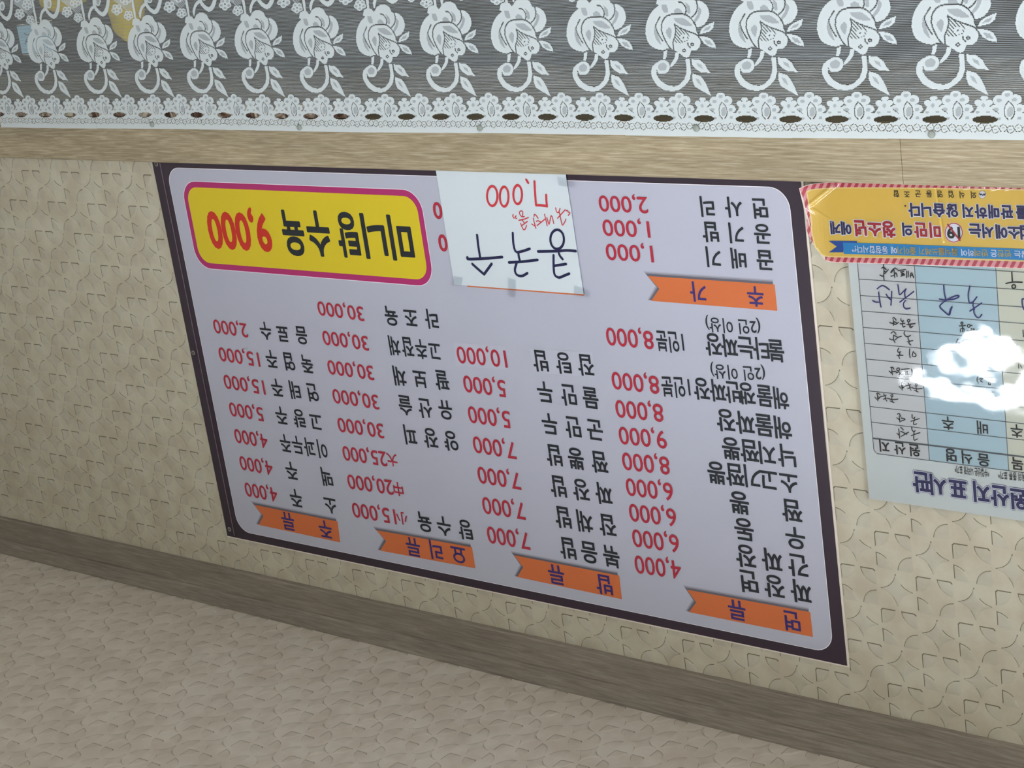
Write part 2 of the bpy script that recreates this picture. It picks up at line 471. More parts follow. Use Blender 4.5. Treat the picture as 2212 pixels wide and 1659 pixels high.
# ================================================================== MENU BANNER
MY = -.004
bx0, bx1, bz0 = -.75, .75, 1.748
bz1 = P(1835, 1437, MY)[2]
bz1 = BEAM_T + .9811 / 1.2
PX = lambda x, y: P(x, y, MY)
menu = thing('menu_banner', 'large menu banner with dark plum border, orange ribbons and red prices on the wall', 'banner', (0, 0, BEAM_T))
M_back = mat('banner_white_edge', (226, 216, 206), .6)
M_border = mat('plum_print', (54, 43, 55), .4, .35, noise=.04, nscale=3)
M_panel = mat('pale_lilac_print', (180, 182, 199), .42, .4, noise=.012, nscale=5, bump=.03, bscale=14)
M_black = mat('charcoal_ink', (38, 42, 48), .45)
M_red = mat('red_ink', (172, 46, 64), .45)
M_orange = mat('orange_print', (204, 110, 64), .42)
M_navy = mat('navy_ink', (58, 46, 112), .45)
M_magenta = mat('magenta_print', (172, 48, 108), .42)
M_yellow = mat('yellow_print', (214, 192, 44), .42)
M_boxred = mat('brick_red_ink', (196, 52, 40), .45)
mb = MB(); mb.box(bx0 - .0035, bx1, -.0028, -.0002, bz0, bz1 + .0028); mb.build('backing', M_back, menu)
# border print sheet with a gentle ripple along its loose edges
mb = MB(); nx, nz = 60, 34
def ripple(x, z):
    e = math.exp(-((x - bx0) / .03) ** 2) * max(0, math.sin((z - 1.98) * 9)) * .003 + math.exp(-((z - bz0) / .03) ** 2) * .0015 * (1 + math.sin(x * 14))
    return -.0034 - e * .35
mb.add([(bx0 + (bx1 - bx0) * i / nx, ripple(bx0 + (bx1 - bx0) * i / nx, bz0 + (bz1 - bz0) * j / nz), bz0 + (bz1 - bz0) * j / nz) for j in range(nz + 1) for i in range(nx + 1)],
       [(j * (nx + 1) + i, j * (nx + 1) + i + 1, (j + 1) * (nx + 1) + i + 1, (j + 1) * (nx + 1) + i) for j in range(nz) for i in range(nx)])
mb.build('border', M_border, menu, smooth=True)
ix1 = P(398, 560, MY)[0]; ix0 = P(1712, 560, MY)[0]; iz0 = P(1000, 382, MY)[2]; iz1 = P(1180, 1288, MY)[2]
ix1 = (P(372, 385, MY)[0] + P(492, 1060, MY)[0]) / 2
ix0 = (P(1703, 450, MY)[0] + P(1798, 1360, MY)[0]) / 2
iz0 = (P(600, 370, MY)[2] + P(1500, 400, MY)[2]) / 2
iz1 = (P(620, 1170, MY)[2] + P(1700, 1386, MY)[2]) / 2
y1, y2, y3, y4, y5 = -.0046, -.0049, -.0051, -.0053, -.0055
mb = MB(); mb.poly(rrect(ix0 - .0012, ix1 + .0012, iz0 - .0012, iz1 + .0012, .0355, y1 + .0002)); mb.build('panel_outline', mat('white_print', (232, 228, 236), .45), menu)
mb = MB(); mb.poly(rrect(ix0, ix1, iz0, iz1, .035, y1)); mb.build('panel', M_panel, menu)
# hem stitching and grommets on the upright-right side
hx = (P(352, 385, MY)[0] + P(433, 790, MY)[0]) / 2
mb = MB(); mb.box(hx - .0006, hx + .0006, -.0048, -.0036, bz0 + .004, bz1 - .004); mb.build('hem_line', mat('hem_grey', (120, 108, 118), .5), menu)
M_steel = mat('dull_steel', (150, 146, 140), .35, .5, metal=.8)
for px, py in ((338, 354), (418, 762), (496, 1143)):
    c = P(px, py, MY); mb = MB(); n = 14
    for r0, r1, ya, yb in ((.0036, .0022, -.0056, -.0050), (.0052, .0036, -.0046, -.0056)):
        mb.add([(c[0] + r * math.cos(2 * math.pi * i / n), yy, c[2] + r * math.sin(2 * math.pi * i / n)) for r, yy in ((r0, ya if r0 < .004 else ya), (r1, yb)) for i in range(n)],
               [(i, (i + 1) % n, n + (i + 1) % n, n + i) for i in range(n)])
    g = mb.build('grommet', M_steel, menu)
    mb = MB(); mb.poly([(c[0] + .0022 * math.cos(2 * math.pi * i / n), -.0051, c[2] + .0022 * math.sin(2 * math.pi * i / n)) for i in range(n)]); mb.build('screw', mat('dark_screw', (60, 50, 44), .4, metal=.5), g)

# rounded yellow box
mxL = (P(407, 470, MY)[0] + P(420, 540, MY)[0]) / 2; mxR = (P(915, 470, MY)[0] + P(931, 560, MY)[0]) / 2
mzB = (P(450, 394, MY)[2] + P(850, 408, MY)[2]) / 2; mzT = (P(490, 583, MY)[2] + P(880, 614, MY)[2]) / 2
a = .0115
mb = MB(); mb.poly(rrect(mxR - .0012, mxL + .0012, mzB - .0012, mzT + .0012, .041, -.0048)); hb = mb.build('highlight_outline', MATS['white_print'], menu)
mb = MB(); mb.poly(rrect(mxR, mxL, mzB, mzT, .04, y2)); hb = mb.build('highlight_frame', M_magenta, menu)
mb = MB(); mb.poly(rrect(mxR + a, mxL - a, mzB + a, mzT - a, .030, y3)); mb.build('highlight_fill', M_yellow, hb)
c1 = crop(320, 330, 3.456)
mb = MB()
for ch, x0, x1, yc in (('미', 1806, 1976, 634), ('니', 1606, 1778, 622), ('탕', 1416, 1572, 610), ('수', 1192, 1362, 600), ('육', 1006, 1168, 596)):
    v, f = glyph_mesh(ch, .028)
    A_, B_ = PX(*c1(x1, yc + 5)), PX(*c1(x0, yc)); hh = hgt(*c1((x0 + x1) / 2, yc), 342 / 3.456, MY)
    lo, hi = v.min(0), v.max(0)
    mb.add([(A_[0] + (B_[0] - A_[0]) * (p[0] - lo[0]) / (hi[0] - lo[0]), y4 - p[2], (A_[2] + B_[2]) / 2 + ((p[1] - lo[1]) / (hi[1] - lo[1]) - .5) * hh) for p in v], f)
mb.build('dish_lettering', M_black, menu)
mb = MB(); string(mb, '9,000', c1(915, 600), c1(447, 575), 285 / 3.456, y4, .03); mb.build('price_lettering', M_boxred, menu)


def shadow_ribbon(pts, name='ribbon'):
    """orange swallow-tail ribbon with its printed drop shadow; pts = tr, tl, notch, bl, br (photo px)"""
    W_ = [P(px, py, MY) for px, py in pts]
    mats_ = [mat('ribbon_print_shade_%d' % i, c, .45) for i, c in enumerate(((168, 167, 182), (138, 137, 150), (98, 96, 108)))]
    for i, d in enumerate((.0080, .0060, .0038)):
        q = [(p[0] + (d if k in (1, 2, 3) else .004 - d * .2), -.00475 - i * .00005, p[2] - (d if k in (0, 1) else d * .55 if k == 2 else .001)) for k, p in enumerate(W_)]
        mb = MB(); mb.poly(q); mb.build('ribbon_shade', mats_[i], menu)
    mb = MB(); mb.poly([(p[0], y2, p[2]) for p in W_]); return mb.build(name, M_orange, menu)


K3 = crop(1260, 780, 2.4767); K2 = crop(800, 620, 2.439); K1 = crop(430, 620, 2.766); KA = crop(1260, 380, 3.95)


def rib(K, pts): return shadow_ribbon([K(*p) for p in pts])


def letters(K, chars, pts, hp, parent=menu, material=M_black, y=y4, wf=1.0, bold=.018, name='letter'):
    for ch, p in zip(chars, pts):
        mb = MB(); row(mb, ch, [K(*p)], hp, y, wf, bold); mb.build(name, material, parent)


def price(K, text, x0, x1, ya, yb, hz, bold=.008, ):
    """x0..x1 photo extent in the crop, (ya,yb) mid height at x1 (first digit) and x0 (last), hz zero height in crop px"""
    s = 1 / (K(1, 0)[0] - K(0, 0)[0]); mb = MB(); string(mb, text, K(x1, ya), K(x0, yb), hz / s, y4, bold); return mb.build('price_lettering', M_red, menu)


# --- noodles column
r = rib(K3, [(1216, 1342), (556, 1222), (606, 1290), (567, 1342), (1230, 1475)])
letters(K3, '면류', [(1118, 1393), (822, 1335)], 42, r, M_navy, y=y4)
for chars, pts in (('짜장면', [(1165, 1235), (1022, 1207), (888, 1182)]), ('간짜장', [(1150, 1095), (1010, 1066), (870, 1045)]),
                   ('우동', [(1135, 950), (860, 903)]), ('짬뽕', [(1117, 802), (835, 760)])):
    letters(K3, chars, pts, 47)
letters(K3, '소고기짬뽕', [(1100, 652), (992, 635), (905, 620), (812, 610), (712, 600)], 47, wf=.93)
letters(K3, '낙지짬뽕', [(1088, 508), (985, 495), (890, 482), (790, 470)], 47, wf=.95)
letters(K3, '해물짜장', [(1068, 358), (967, 345), (866, 332), (762, 318)], 47, wf=.95)
letters(K3, '해물쟁반짜장', [(1058, 200), (970, 188), (880, 176), (800, 168), (720, 160), (633, 150)], 46, wf=.85)
for t, x0, x1, yt, yb in (('4,000', 275, 524, 1040, 1168), ('6,000', 262, 512, 898, 1028), ('6,000', 245, 497, 762, 888), ('6,000', 228, 480, 625, 750),
                          ('8,000', 208, 462, 488, 610), ('9,000', 190, 445, 350, 470), ('8,000', 172, 428, 207, 328), ('8,000', 152, 406, 56, 178)):
    price(K3, t, x0, x1, yb - 48, yt + 47, 95)
mb = MB(); string(mb, '1인분', K3(570, 140), K3(418, 132), 86 / 2.4767, y4, .016); mb.build('dish_lettering', M_black, menu)
mb = MB(); string(mb, '(2인 이상)', K3(972, 60), K3(680, 42), 80 / 2.4767, y4, .01); mb.build('note_lettering', M_black, menu)
letters(KA, '불타는짜장', [(1645, 1494), (1517, 1476), (1385, 1468), (1247, 1452), (1110, 1440)], 47, wf=.86)
mb = MB(); string(mb, '(2인 이상)', KA(1510, 1278), KA(1042, 1248), 130 / 3.95, y4, .01); mb.build('note_lettering', M_black, menu)
mb = MB(); string(mb, '1인분', KA(856, 1420), KA(622, 1400), 140 / 3.95, y4, .016); mb.build('dish_lettering', M_black, menu)
price(KA, '8,000', 195, 600, 1405, 1368, 155)
# --- extras
r = rib(KA, [(1635, 925), (553, 853), (652, 962), (582, 1065), (1658, 1150)])
letters(KA, '추가', [(1470, 1030), (980, 990)], 42, r, M_navy)
for chars, pts in (('곱배기', [(1550, 722), (1325, 706), (1112, 694)]), ('공기밥', [(1528, 500), (1307, 490), (1085, 480)]), ('면사리', [(1510, 280), (1282, 270), (1058, 264)])):
    letters(KA, chars, pts, 43)
price(KA, '1,000', 192, 597, 668, 648, 138)
price(KA, '1,000', 164, 568, 458, 442, 138)
price(KA, '2,000', 132, 552, 252, 236, 138)
# --- rice column
r = shadow_ribbon([(1338, 1243), (1111, 1199), (1131, 1225), (1118, 1246), (1344, 1294)])
letters(K2, '밥류', [(1232, 1569), (980, 1518)], 41, r, M_navy)
for chars, pts in (('볶음밥', [(1270, 1422), (1153, 1400), (1040, 1378)]), ('잡채밥', [(1250, 1256), (1130, 1236), (1015, 1215)]), ('짜장밥', [(1230, 1090), (1110, 1070), (990, 1052)]),
                   ('짬뽕밥', [(1208, 924), (1083, 906), (968, 888)]), ('군만두', [(1183, 755), (1068, 740), (945, 724)]), ('물만두', [(1160, 586), (1045, 570), (920, 556)]), ('잡탕밥', [(1135, 412), (1017, 402), (896, 390)])):
    letters(K2, chars, pts, 45, wf=.92)
for t, x0, x1, ya, yb in (('7,000', 615, 838, 1340, 1303), ('7,000', 590, 814, 1182, 1148), ('7,000', 565, 790, 1024, 988), ('7,000', 541, 766, 863, 828), ('5,000', 515, 738, 700, 670), ('5,000', 490, 714, 537, 508), ('10,000', 456, 718, 380, 356)):
    price(K2, t, x0, x1, ya, yb, 88)
# thin stickers over two corrected entries
M_patch = mat('patch_sticker', (185, 187, 203), .4)
for q in ([(712, 312), (440, 290), (452, 412), (724, 436)], [(1172, 345), (842, 322), (862, 450), (1186, 474)]):
    mb = MB(); mb.poly([(p[0], y2 - .0001, p[2]) for p in (P(*K2(*a), MY) for a in q)]); mb.build('price_patch', M_patch, menu)
# hidden entries that only show their last zero beside the paper
for x, yy_ in ((945, 455), (956.5, 525)):
    mb = MB(); string(mb, '0', (x + 10, yy_), (x - 9.5, yy_), 37, y4, .02); mb.build('price_lettering', M_red, menu)
mb = MB(); mb.poly([(p[0], y3, p[2]) for p in (P(*q, MY) for q in ((1010, 612), (1262, 631), (1262, 638.5), (1010, 619)))]); mb.build('ribbon', M_orange, menu)
# --- dishes column
r = rib(K2, [(537, 1370), (32, 1280), (85, 1337), (53, 1388), (555, 1481)])
letters(K2, '요리류', [(465, 1410), (347, 1388), (226, 1372)], 39, r, M_navy, bold=.016)
for chars, pts, wf in (('탕수육', [(500, 1280), (388, 1262), (286, 1240)], .92), ('양장피', [(425, 812), (318, 797), (211, 781)], .92), ('유산슬', [(396, 650), (290, 640), (184, 624)], .92),
                       ('팔보채', [(377, 492), (262, 484), (155, 470)], .92), ('고추잡채', [(340, 338), (268, 328), (196, 316), (127, 310)], .8), ('라조육', [(322, 170), (213, 162), (110, 154)], .92)):
    letters(K2, chars, pts, 41, wf=wf)
for t, x0, x1, ya, yb in (('15,000', 915, 1176, 1374, 1330), ('20,000', 887, 1160, 1200, 1162), ('25,000', 858, 1122, 1030, 992), ('30,000', 828, 1103, 862, 822), ('30,000', 798, 1073, 690, 650),
                          ('30,000', 768, 1043, 515, 478), ('30,000', 738, 1012, 338, 302), ('30,000', 708, 984, 162, 126)):
    price(K1, t, x0, x1, ya, yb, 86)
letters(K1, '小', [(1213, 1382)], 26, material=M_red, name='size_lettering')
letters(K1, '中', [(1190, 1207)], 28, material=M_red, name='size_lettering')
letters(K1, '大', [(1154, 1033)], 26, material=M_red, name='size_lettering')
# --- drinks column
r = rib(K1, [(829, 1400), (330, 1300), (386, 1367), (357, 1420), (845, 1525)])
letters(K1, '주류', [(755, 1450), (532, 1402)], 37, r, M_navy, bold=.016)
for chars, pts, wf in (('소주', [(785, 1305), (580, 1264)], .9), ('맥주', [(764, 1136), (553, 1100)], .9), ('이과두주', [(737, 970), (660, 958), (588, 946), (516, 936)], .82), ('고량주', [(698, 806), (598, 786), (492, 770)], .9),
                       ('연태주', [(680, 632), (573, 617), (466, 604)], .9), ('죽엽주', [(645, 462), (540, 447), (433, 433)], .9), ('음료수', [(612, 290), (500, 280), (398, 264)], .9)):
    letters(K1, chars, pts, 38, wf=wf)
for t, x0, x1, ya, yb in (('4,000', 274, 468, 1245, 1208), ('4,000', 243, 440, 1086, 1050), ('4,000', 212, 410, 925, 888), ('5,000', 181, 384, 762, 728), ('15,000', 148, 392, 602, 564), ('15,000', 118, 361, 435, 400), ('2,000', 86, 290, 262, 234)):
    price(K1, t, x0, x1, ya, yb, 82)

# ================================================================== HAND-WRITTEN PAPER TAPED ON THE BANNER
PY = -.0072
KP = crop(900, 340, 3.95)
paper = thing('paper_sign', 'white paper with a handwritten noodle price taped to the lower edge of the menu banner', 'sign', P(1090, 370, PY))
M_paper = mat('white_paper', (206, 216, 224), .55, .3, noise=.01, nscale=6)
M_marker = mat('dark_blue_marker', (36, 38, 74), .4)
M_redpen = mat('red_marker', (196, 60, 68), .45)
q = [P(*KP(*a), PY) for a in ((160, 90), (1268, 120), (1425, 1168), (322, 1085))]
n = 10; mb = MB(); V = []
for j in range(n + 1):
    for i in range(n + 1):
        s_, t_ = i / n, j / n
        p = (q[0] * (1 - s_) + q[1] * s_) * (1 - t_) + (q[3] * (1 - s_) + q[2] * s_) * t_
        V.append((p[0], PY + .0010 * (1 - math.sin(math.pi * s_)) * 0 - .0003 * math.sin(3 * s_) * math.sin(2.2 * t_), p[2]))
F = [(j * (n + 1) + i, (j + 1) * (n + 1) + i, (j + 1) * (n + 1) + i + 1, j * (n + 1) + i + 1) for j in range(n) for i in range(n)]
m_ = len(V); V2 = V + [(v[0], v[1] + .0004, v[2]) for v in V]
ring = [i for i in range(n + 1)] + [j * (n + 1) + n for j in range(1, n + 1)] + [n * (n + 1) + i for i in range(n - 1, -1, -1)] + [j * (n + 1) for j in range(n - 1, 0, -1)]
F2 = F + [tuple(a + m_ for a in reversed(f)) for f in F] + [(ring[i], ring[(i + 1) % len(ring)], ring[(i + 1) % len(ring)] + m_, ring[i] + m_) for i in range(len(ring))]
obj('sheet', V2, F2, M_paper, paper)
YP = PY - .0007


def strokes(K, lines, w, y, name, material, parent, sm=True):
    mb = MB()
    for i, l in enumerate(lines): stroke(mb, [K(*p) for p in l], w, y - i * 4e-6, sm=sm)
    return mb.build(name, material, parent)


strokes(KP, [[(1168, 835), (1168, 900), (1170, 960), (1180, 1005), (1215, 1026), (1258, 1010), (1302, 992)], [(1175, 925), (1275, 910)], [(1213, 818), (1225, 845), (1245, 868)],
             [(1035, 803), (1200, 800), (1280, 794), (1358, 800)], circ(1199, 700, 58, 16, 82)], 4.6, YP, 'handwriting', M_marker, paper)
strokes(KP, [[(820, 645), (822, 700), (828, 750), (848, 806), (905, 800), (965, 780)], [(868, 815), (872, 850), (882, 885)], [(787, 897), (900, 890), (1032, 875)], [(852, 905), (838, 960), (855, 1002), (900, 1012), (945, 988)]], 4.6, YP, 'handwriting', M_marker, paper)
strokes(KP, [[(515, 662), (525, 750), (541, 852)], [(433, 853), (445, 868), (600, 862), (730, 850)], [(475, 910), (525, 955), (575, 998)], [(575, 998), (610, 950), (640, 908)]], 4.8, YP, 'handwriting', M_marker, paper)
strokes(KP, [[(1005, 205), (1010, 300), (1018, 405)], [(1018, 408), (1065, 410), (1112, 416)], [(1112, 418), (1107, 370), (1105, 320)], [(935, 190), (952, 218)],
             circ(862, 318, 37, 16, 80), circ(747, 335, 37, 16, 84), circ(645, 330, 44, 16, 84)], 4.4, YP, 'price_handwriting', M_redpen, paper)
KR = crop(1090, 430, 13.825)
strokes(KR, [[(260, 465), (240, 510), (285, 575)], [(345, 500), (310, 550), (365, 585)], [(590, 520), (520, 530), (455, 460), (450, 380), (510, 355), (545, 390), (535, 500)], [(425, 635), (560, 610), (715, 550)], [(520, 630), (600, 720)],
             [(475, 720), (520, 840), (570, 915), (620, 890), (655, 790)], [(510, 790), (600, 730), (680, 670)], [(880, 520), (890, 460), (940, 490), (1000, 575)], [(855, 570), (890, 720), (935, 875)], [(810, 745), (910, 810)],
             [(950, 665), (1010, 650), (1070, 680)], [(970, 790), (1220, 590)], [(1190, 450), (1240, 650), (1270, 800)], [(1265, 555), (1290, 650), (1330, 750), (1385, 505), (1430, 570), (1465, 730)],
             [(1525, 260), (1540, 350), (1580, 405), (1620, 380), (1655, 280)], [(1625, 370), (1660, 520), (1700, 700), (1730, 780), (1790, 700), (1835, 600)], [(1580, 575), (1810, 320)], [(1830, 350), (1880, 345), (1890, 385), (1940, 400), (1945, 430), (1900, 490)]],
        1.9, YP, 'small_handwriting', M_redpen, paper)
# clear tape
M_tape = film('clear_tape', .001, .2)
for a in ([(315, 1010), (395, 1028), (380, 1105), (300, 1100)], [(780, 1020), (850, 1050), (845, 1205), (775, 1180)], [(1345, 1090), (1490, 1145), (1475, 1200), (1340, 1190)], [(1195, 165), (1355, 185), (1352, 270), (1210, 240)]):
    mb = MB(); mb.poly([P(*KP(*p), PY - .0012) for p in reversed(a)]); mb.build('tape', M_tape, paper)

# ================================================================== ORIGIN CHART (laminated) AND THE YELLOW STICKER
OY = -.003
K5 = crop(1780, 700, 3.771); K4 = crop(1700, 360, 4.148)
chart = thing('origin_chart', 'laminated white food origin chart with pale blue column and handwriting, left of the menu banner', 'poster', P(2050, 600, OY))
cx1 = (P(*K5(370, 1410), OY)[0] + P(1843, 700, OY)[0]) / 2
cz1 = (P(*K5(372, 1412), OY)[2] + P(*K5(1629, 1620), OY)[2]) / 2
cx0 = cx1 - .60; cz0 = P(1900, 455, OY)[2]
M_sheet = mat('chart_paper', (214, 220, 220), .5, .3, noise=.015, nscale=4)
M_blue = mat('pale_blue_print', (182, 206, 216), .5); M_beige = mat('pale_sage_print', (212, 214, 200), .5); M_ink = mat('black_ink', (40, 40, 42), .5)
M_line = mat('grid_line_ink', (92, 98, 102), .5); M_bluep = mat('blue_pen', (44, 44, 116), .45); M_cell = mat('pale_grey_print', (208, 210, 212), .5)
mb = MB(); mb.box(cx0, cx1, OY + .0005, OY + .0022, cz0, cz1); mb.build('sheet', M_sheet, chart)
O1, O2, O3, O4 = OY - .0000, OY - .0003, OY - .0006, OY - .0009
L0 = (P(*K5(318, 0), OY)[0] + P(*K5(400, 980), OY)[0]) / 2; L1 = (P(*K5(778, 0), OY)[0] + P(*K5(855, 1110), OY)[0]) / 2; L2 = (P(*K5(1430, 0), OY)[0] + P(*K5(1505, 1200), OY)[0]) / 2
ztop = P(*K5(855, 1110), OY)[2]
L3 = L2 - (L1 - L2) * .55
for nm, a, b, m_ in (('print_column', L1, L0, M_cell), ('print_column', L2, L1, M_blue), ('print_column', L3, L2, M_beige), ('print_column', cx0 + .03, L3, M_cell)):
    mb = MB(); mb.poly(rrect(a, b, cz0 + .01, ztop, .002, O1)); mb.build(nm, m_, chart)
mb = MB(); lw = .00055
for x in (L0, L1, L2, L3): mb.poly([(x - lw, O2, cz0 + .01), (x + lw, O2, cz0 + .01), (x + lw, O2, ztop - (.006 if x == L0 else 0)), (x - lw, O2, ztop - (.006 if x == L0 else 0))])
def hline(za, wd, xa=None, xb=None): mb.poly([(cx0 + .03 if xa is None else xa, O2 - .0001, za - wd), (L0 if xb is None else xb, O2 - .0001, za - wd), (L0 if xb is None else xb, O2 - .0001, za + wd), (cx0 + .03 if xa is None else xa, O2 - .0001, za + wd)])
zs = [P(*K5(x, y), OY)[2] for x, y in ((780, 65), (790, 197), (800, 328), (808, 462), (815, 592), (828, 722), (838, 852))] + [P(*K4(x, y), OY)[2] for x, y in ((1140, 887), (1150, 1040), (1165, 1190), (1175, 1332))]
for z in zs: hline(z, lw)
hline(ztop, lw, None, L0 - .005); hline(P(*K5(845, 985), OY)[2], .0013)
for i in range(8):
    hline(min(zs) - .0345 * (i + 1), lw)
mb.poly([(L0 - .005 - lw * 0, O2, ztop + lw), (L0 - .005, O2, ztop - lw), (L0 - lw, O2, ztop - .006), (L0 + lw, O2, ztop - .0055)])
mb.build('grid', M_line, chart)
def cl(K, chars, pts, hp, m_=M_ink, y=O3, bold=.02, wf=1., name='letter'):
    for ch, p in zip(chars, pts):
        mb = MB(); row(mb, ch, [K(*p)], hp, y, wf, bold); mb.build(name, m_, chart)
cl(K5, '원산지', [(740, 1030), (618, 1013), (492, 993)], 26)
cl(K5, '음식명', [(1300, 1110), (1165, 1088), (1036, 1070)], 27)
cl(K5, '품목', [(1900, 1190), (1575, 1140)], 27)
cl(K5, '배추', [(1290, 845), (1010, 808)], 28, bold=.012)
cl(K5, '추', [(1570, 872)], 28, bold=.012)
mb = MB(); string(mb, '*수입산은 나라명 표기*', K5(1345, 1228), K5(1065, 1192), 9, O3, .01); string(mb, '*식육의 종류 표기*', K5(1690, 1262), K5(1418, 1240), 9, O3, .01); mb.build('note_lettering', M_ink, chart)
T = [(1590, 1430), (1433, 1402), (1283, 1372), (1092, 1343), (930, 1315), (795, 1290)]
cl(K5, '원산지표시판', T, 43, mat('title_halo_slate', (120, 124, 160), .5), O2 - .0001, .085, .92, 'title_outline')
cl(K5, '원산지표시판', T, 43, mat('title_white', (225, 228, 234), .5), O2 - .0002, .066, .92, 'title_outline')
cl(K5, '원산지표시판', T, 43, mat('title_navy', (48, 46, 100), .5), O3 - .0001, .034, .92, 'title_letter')
HA = crop(1820, 560, 11.642); HB = crop(1960, 560, 8.294); HC = crop(1850, 660, 11.85); HD = crop(1850, 780, 9.217); HE = crop(2010, 700, 6.381)
def hw(K, lines, w=1.7, m_=M_ink): return strokes(K, lines, w, O4, 'handwriting', m_, chart)
hw(HA, [[(1030, 130), (1040, 300), (1030, 420), (1045, 525)], [(985, 235), (1000, 210), (1040, 215), (1100, 270)], [(1150, 265), (1050, 370), (1040, 310), (1090, 320)], [(940, 400), (985, 425), (1030, 430)],
        [(1380, 260), (1300, 230), (1210, 325), (1235, 330), (1270, 270)], [(1290, 250), (1300, 350), (1310, 460)], [(1215, 430), (1290, 405), (1330, 350), (1355, 370), (1370, 435)],
        [(1395, 290), (1580, 262)], [(1450, 320), (1540, 310)], [(1480, 345), (1550, 375), (1475, 390)], [(1465, 430), (1560, 400)], [(1610, 300), (1605, 470)], [(1650, 310), (1650, 440)], [(1710, 460), (1705, 400), (1720, 350), (1750, 370), (1785, 470)], [(1690, 420), (1750, 400)]])
hw(HA, [[(1390, 640), (1405, 760), (1425, 880), (1455, 885), (1530, 810), (1600, 745)], [(1590, 750), (1560, 850), (1575, 960)], [(1790, 815), (1440, 1080)], [(1580, 1040), (1530, 1120), (1545, 1210), (1600, 1250), (1660, 1240), (1700, 1230)],
        [(870, 745), (940, 690), (1010, 665), (1080, 700), (1175, 770)], [(905, 830), (930, 1040), (965, 1205)], [(755, 1040), (830, 1080), (930, 1080)], [(1235, 810), (1225, 1000), (1215, 1155)], [(1095, 880), (1150, 970), (1215, 1020)]], 2.2, M_bluep)
hw(HB, [[(650, 470), (660, 600), (685, 710)], [(575, 715), (650, 730), (780, 725), (880, 700), (925, 665), (890, 652), (800, 680), (690, 740), (600, 810), (582, 860), (640, 920), (745, 1000), (775, 920), (800, 850), (770, 900), (745, 1000)],
        [(1120, 480), (1090, 620), (1100, 750), (1130, 785), (1180, 760), (1245, 675)], [(1180, 760), (1175, 830), (1200, 900)], [(1330, 785), (1120, 930)], [(1185, 900), (1200, 980), (1250, 1045), (1295, 1040), (1330, 990)], [(2090, 712), (2055, 720), (2060, 820), (2090, 905)]], 2.4, M_bluep)
hw(HB, [[(1870, 235), (1880, 410)], [(1765, 435), (1900, 410), (2055, 415)], circ(1905, 490, 33, 10)], 2.2)
hw(HB, [[(930, 1195), (1040, 1190)], circ(975, 1145, 18, 8), [(975, 1165), (990, 1240), (985, 1305)], [(950, 1300), (955, 1250), (1010, 1240), (1015, 1300)], circ(1100, 1195, 25, 8), [(1160, 1190), (1130, 1190)], [(1075, 1280), (1130, 1285), (1150, 1240), (1160, 1300), (1190, 1240), (1210, 1290), (1245, 1275)],
        [(905, 1430), (880, 1500), (900, 1570)], [(905, 1510), (1000, 1460), (920, 1540), (960, 1580)], [(1045, 1440), (1130, 1450), (1175, 1460), (1190, 1530), (1160, 1500), (1165, 1570)], circ(1195, 1605, 40, 10), [(2070, 1270), (2080, 1390)]])
hw(HC, [[(925, 325), (960, 315), (1015, 375)], [(940, 365), (945, 510)], [(850, 440), (930, 465)], [(1080, 435), (980, 490), (960, 420), (1040, 450)], [(1135, 340), (1140, 390), (1180, 410), (1205, 390)], [(1180, 400), (1185, 470)], [(1115, 470), (1240, 460)], [(1170, 480), (1190, 550), (1245, 535)], circ(1335, 390, 33, 8), [(1330, 430), (1325, 480)], [(1290, 490), (1500, 465)], [(1340, 490), (1380, 570), (1450, 530)], [(1380, 500), (1400, 550)]])
hw(HC, [[(885, 710), (950, 670), (1015, 740)], [(950, 760), (945, 870), (985, 950)], [(845, 850), (890, 880), (950, 880)], [(1150, 790), (1060, 820), (990, 880)], [(950, 760), (1060, 820)], [(1240, 660), (1215, 720), (1260, 790), (1320, 800), (1385, 765)], [(1325, 800), (1320, 870), (1360, 910)], [(1300, 930), (1440, 900)], [(1340, 930), (1350, 980), (1390, 1010)]], 1.6)
hw(HC, [[(1080, 1090), (1050, 1170), (1080, 1200), (1130, 1185)], [(1105, 1200), (1105, 1270)], [(1035, 1275), (1195, 1275)], [(1075, 1290), (1105, 1360)], [(1360, 1110), (1355, 1250), (1375, 1335)], [(1455, 1180), (1430, 1280), (1460, 1310), (1520, 1300)], [(1480, 1210), (1525, 1265), (1510, 1310)]], 1.6)
hw(HD, [[(680, 130), (720, 125), (745, 160)], [(700, 140), (715, 270)], [(650, 200), (690, 240)], [(790, 210), (710, 215), (700, 240)], circ(830, 165, 28, 8), [(790, 235), (860, 215), (850, 280), (870, 240), (900, 270)], [(895, 165), (1055, 155)], [(970, 200), (1020, 205), (970, 235), (1025, 230)], [(975, 265), (1030, 262)], [(1095, 160), (1100, 290)], [(1120, 190), (1125, 270), (1150, 220)], [(1200, 190), (1190, 300), (1240, 290), (1170, 240), (1220, 190)]])
R2 = [[(885, 440), (910, 425), (950, 455)], [(900, 450), (910, 580)], [(850, 505), (890, 550)], [(1040, 480), (960, 500), (920, 540), (910, 480)], [(1030, 435), (1040, 480), (1075, 465)], [(1060, 490), (1060, 540), (1090, 585)], [(1020, 545), (1080, 530)], circ(1190, 475, 22, 8), [(1185, 500), (1190, 545)], [(1100, 530), (1200, 555), (1310, 545)], [(1155, 580), (1190, 600), (1230, 615)], [(1190, 560), (1200, 600)]]
hw(HD, R2, 1.5); hw(HD, [[(x - 484, y + 214) for x, y in l] for l in R2], 1.5)
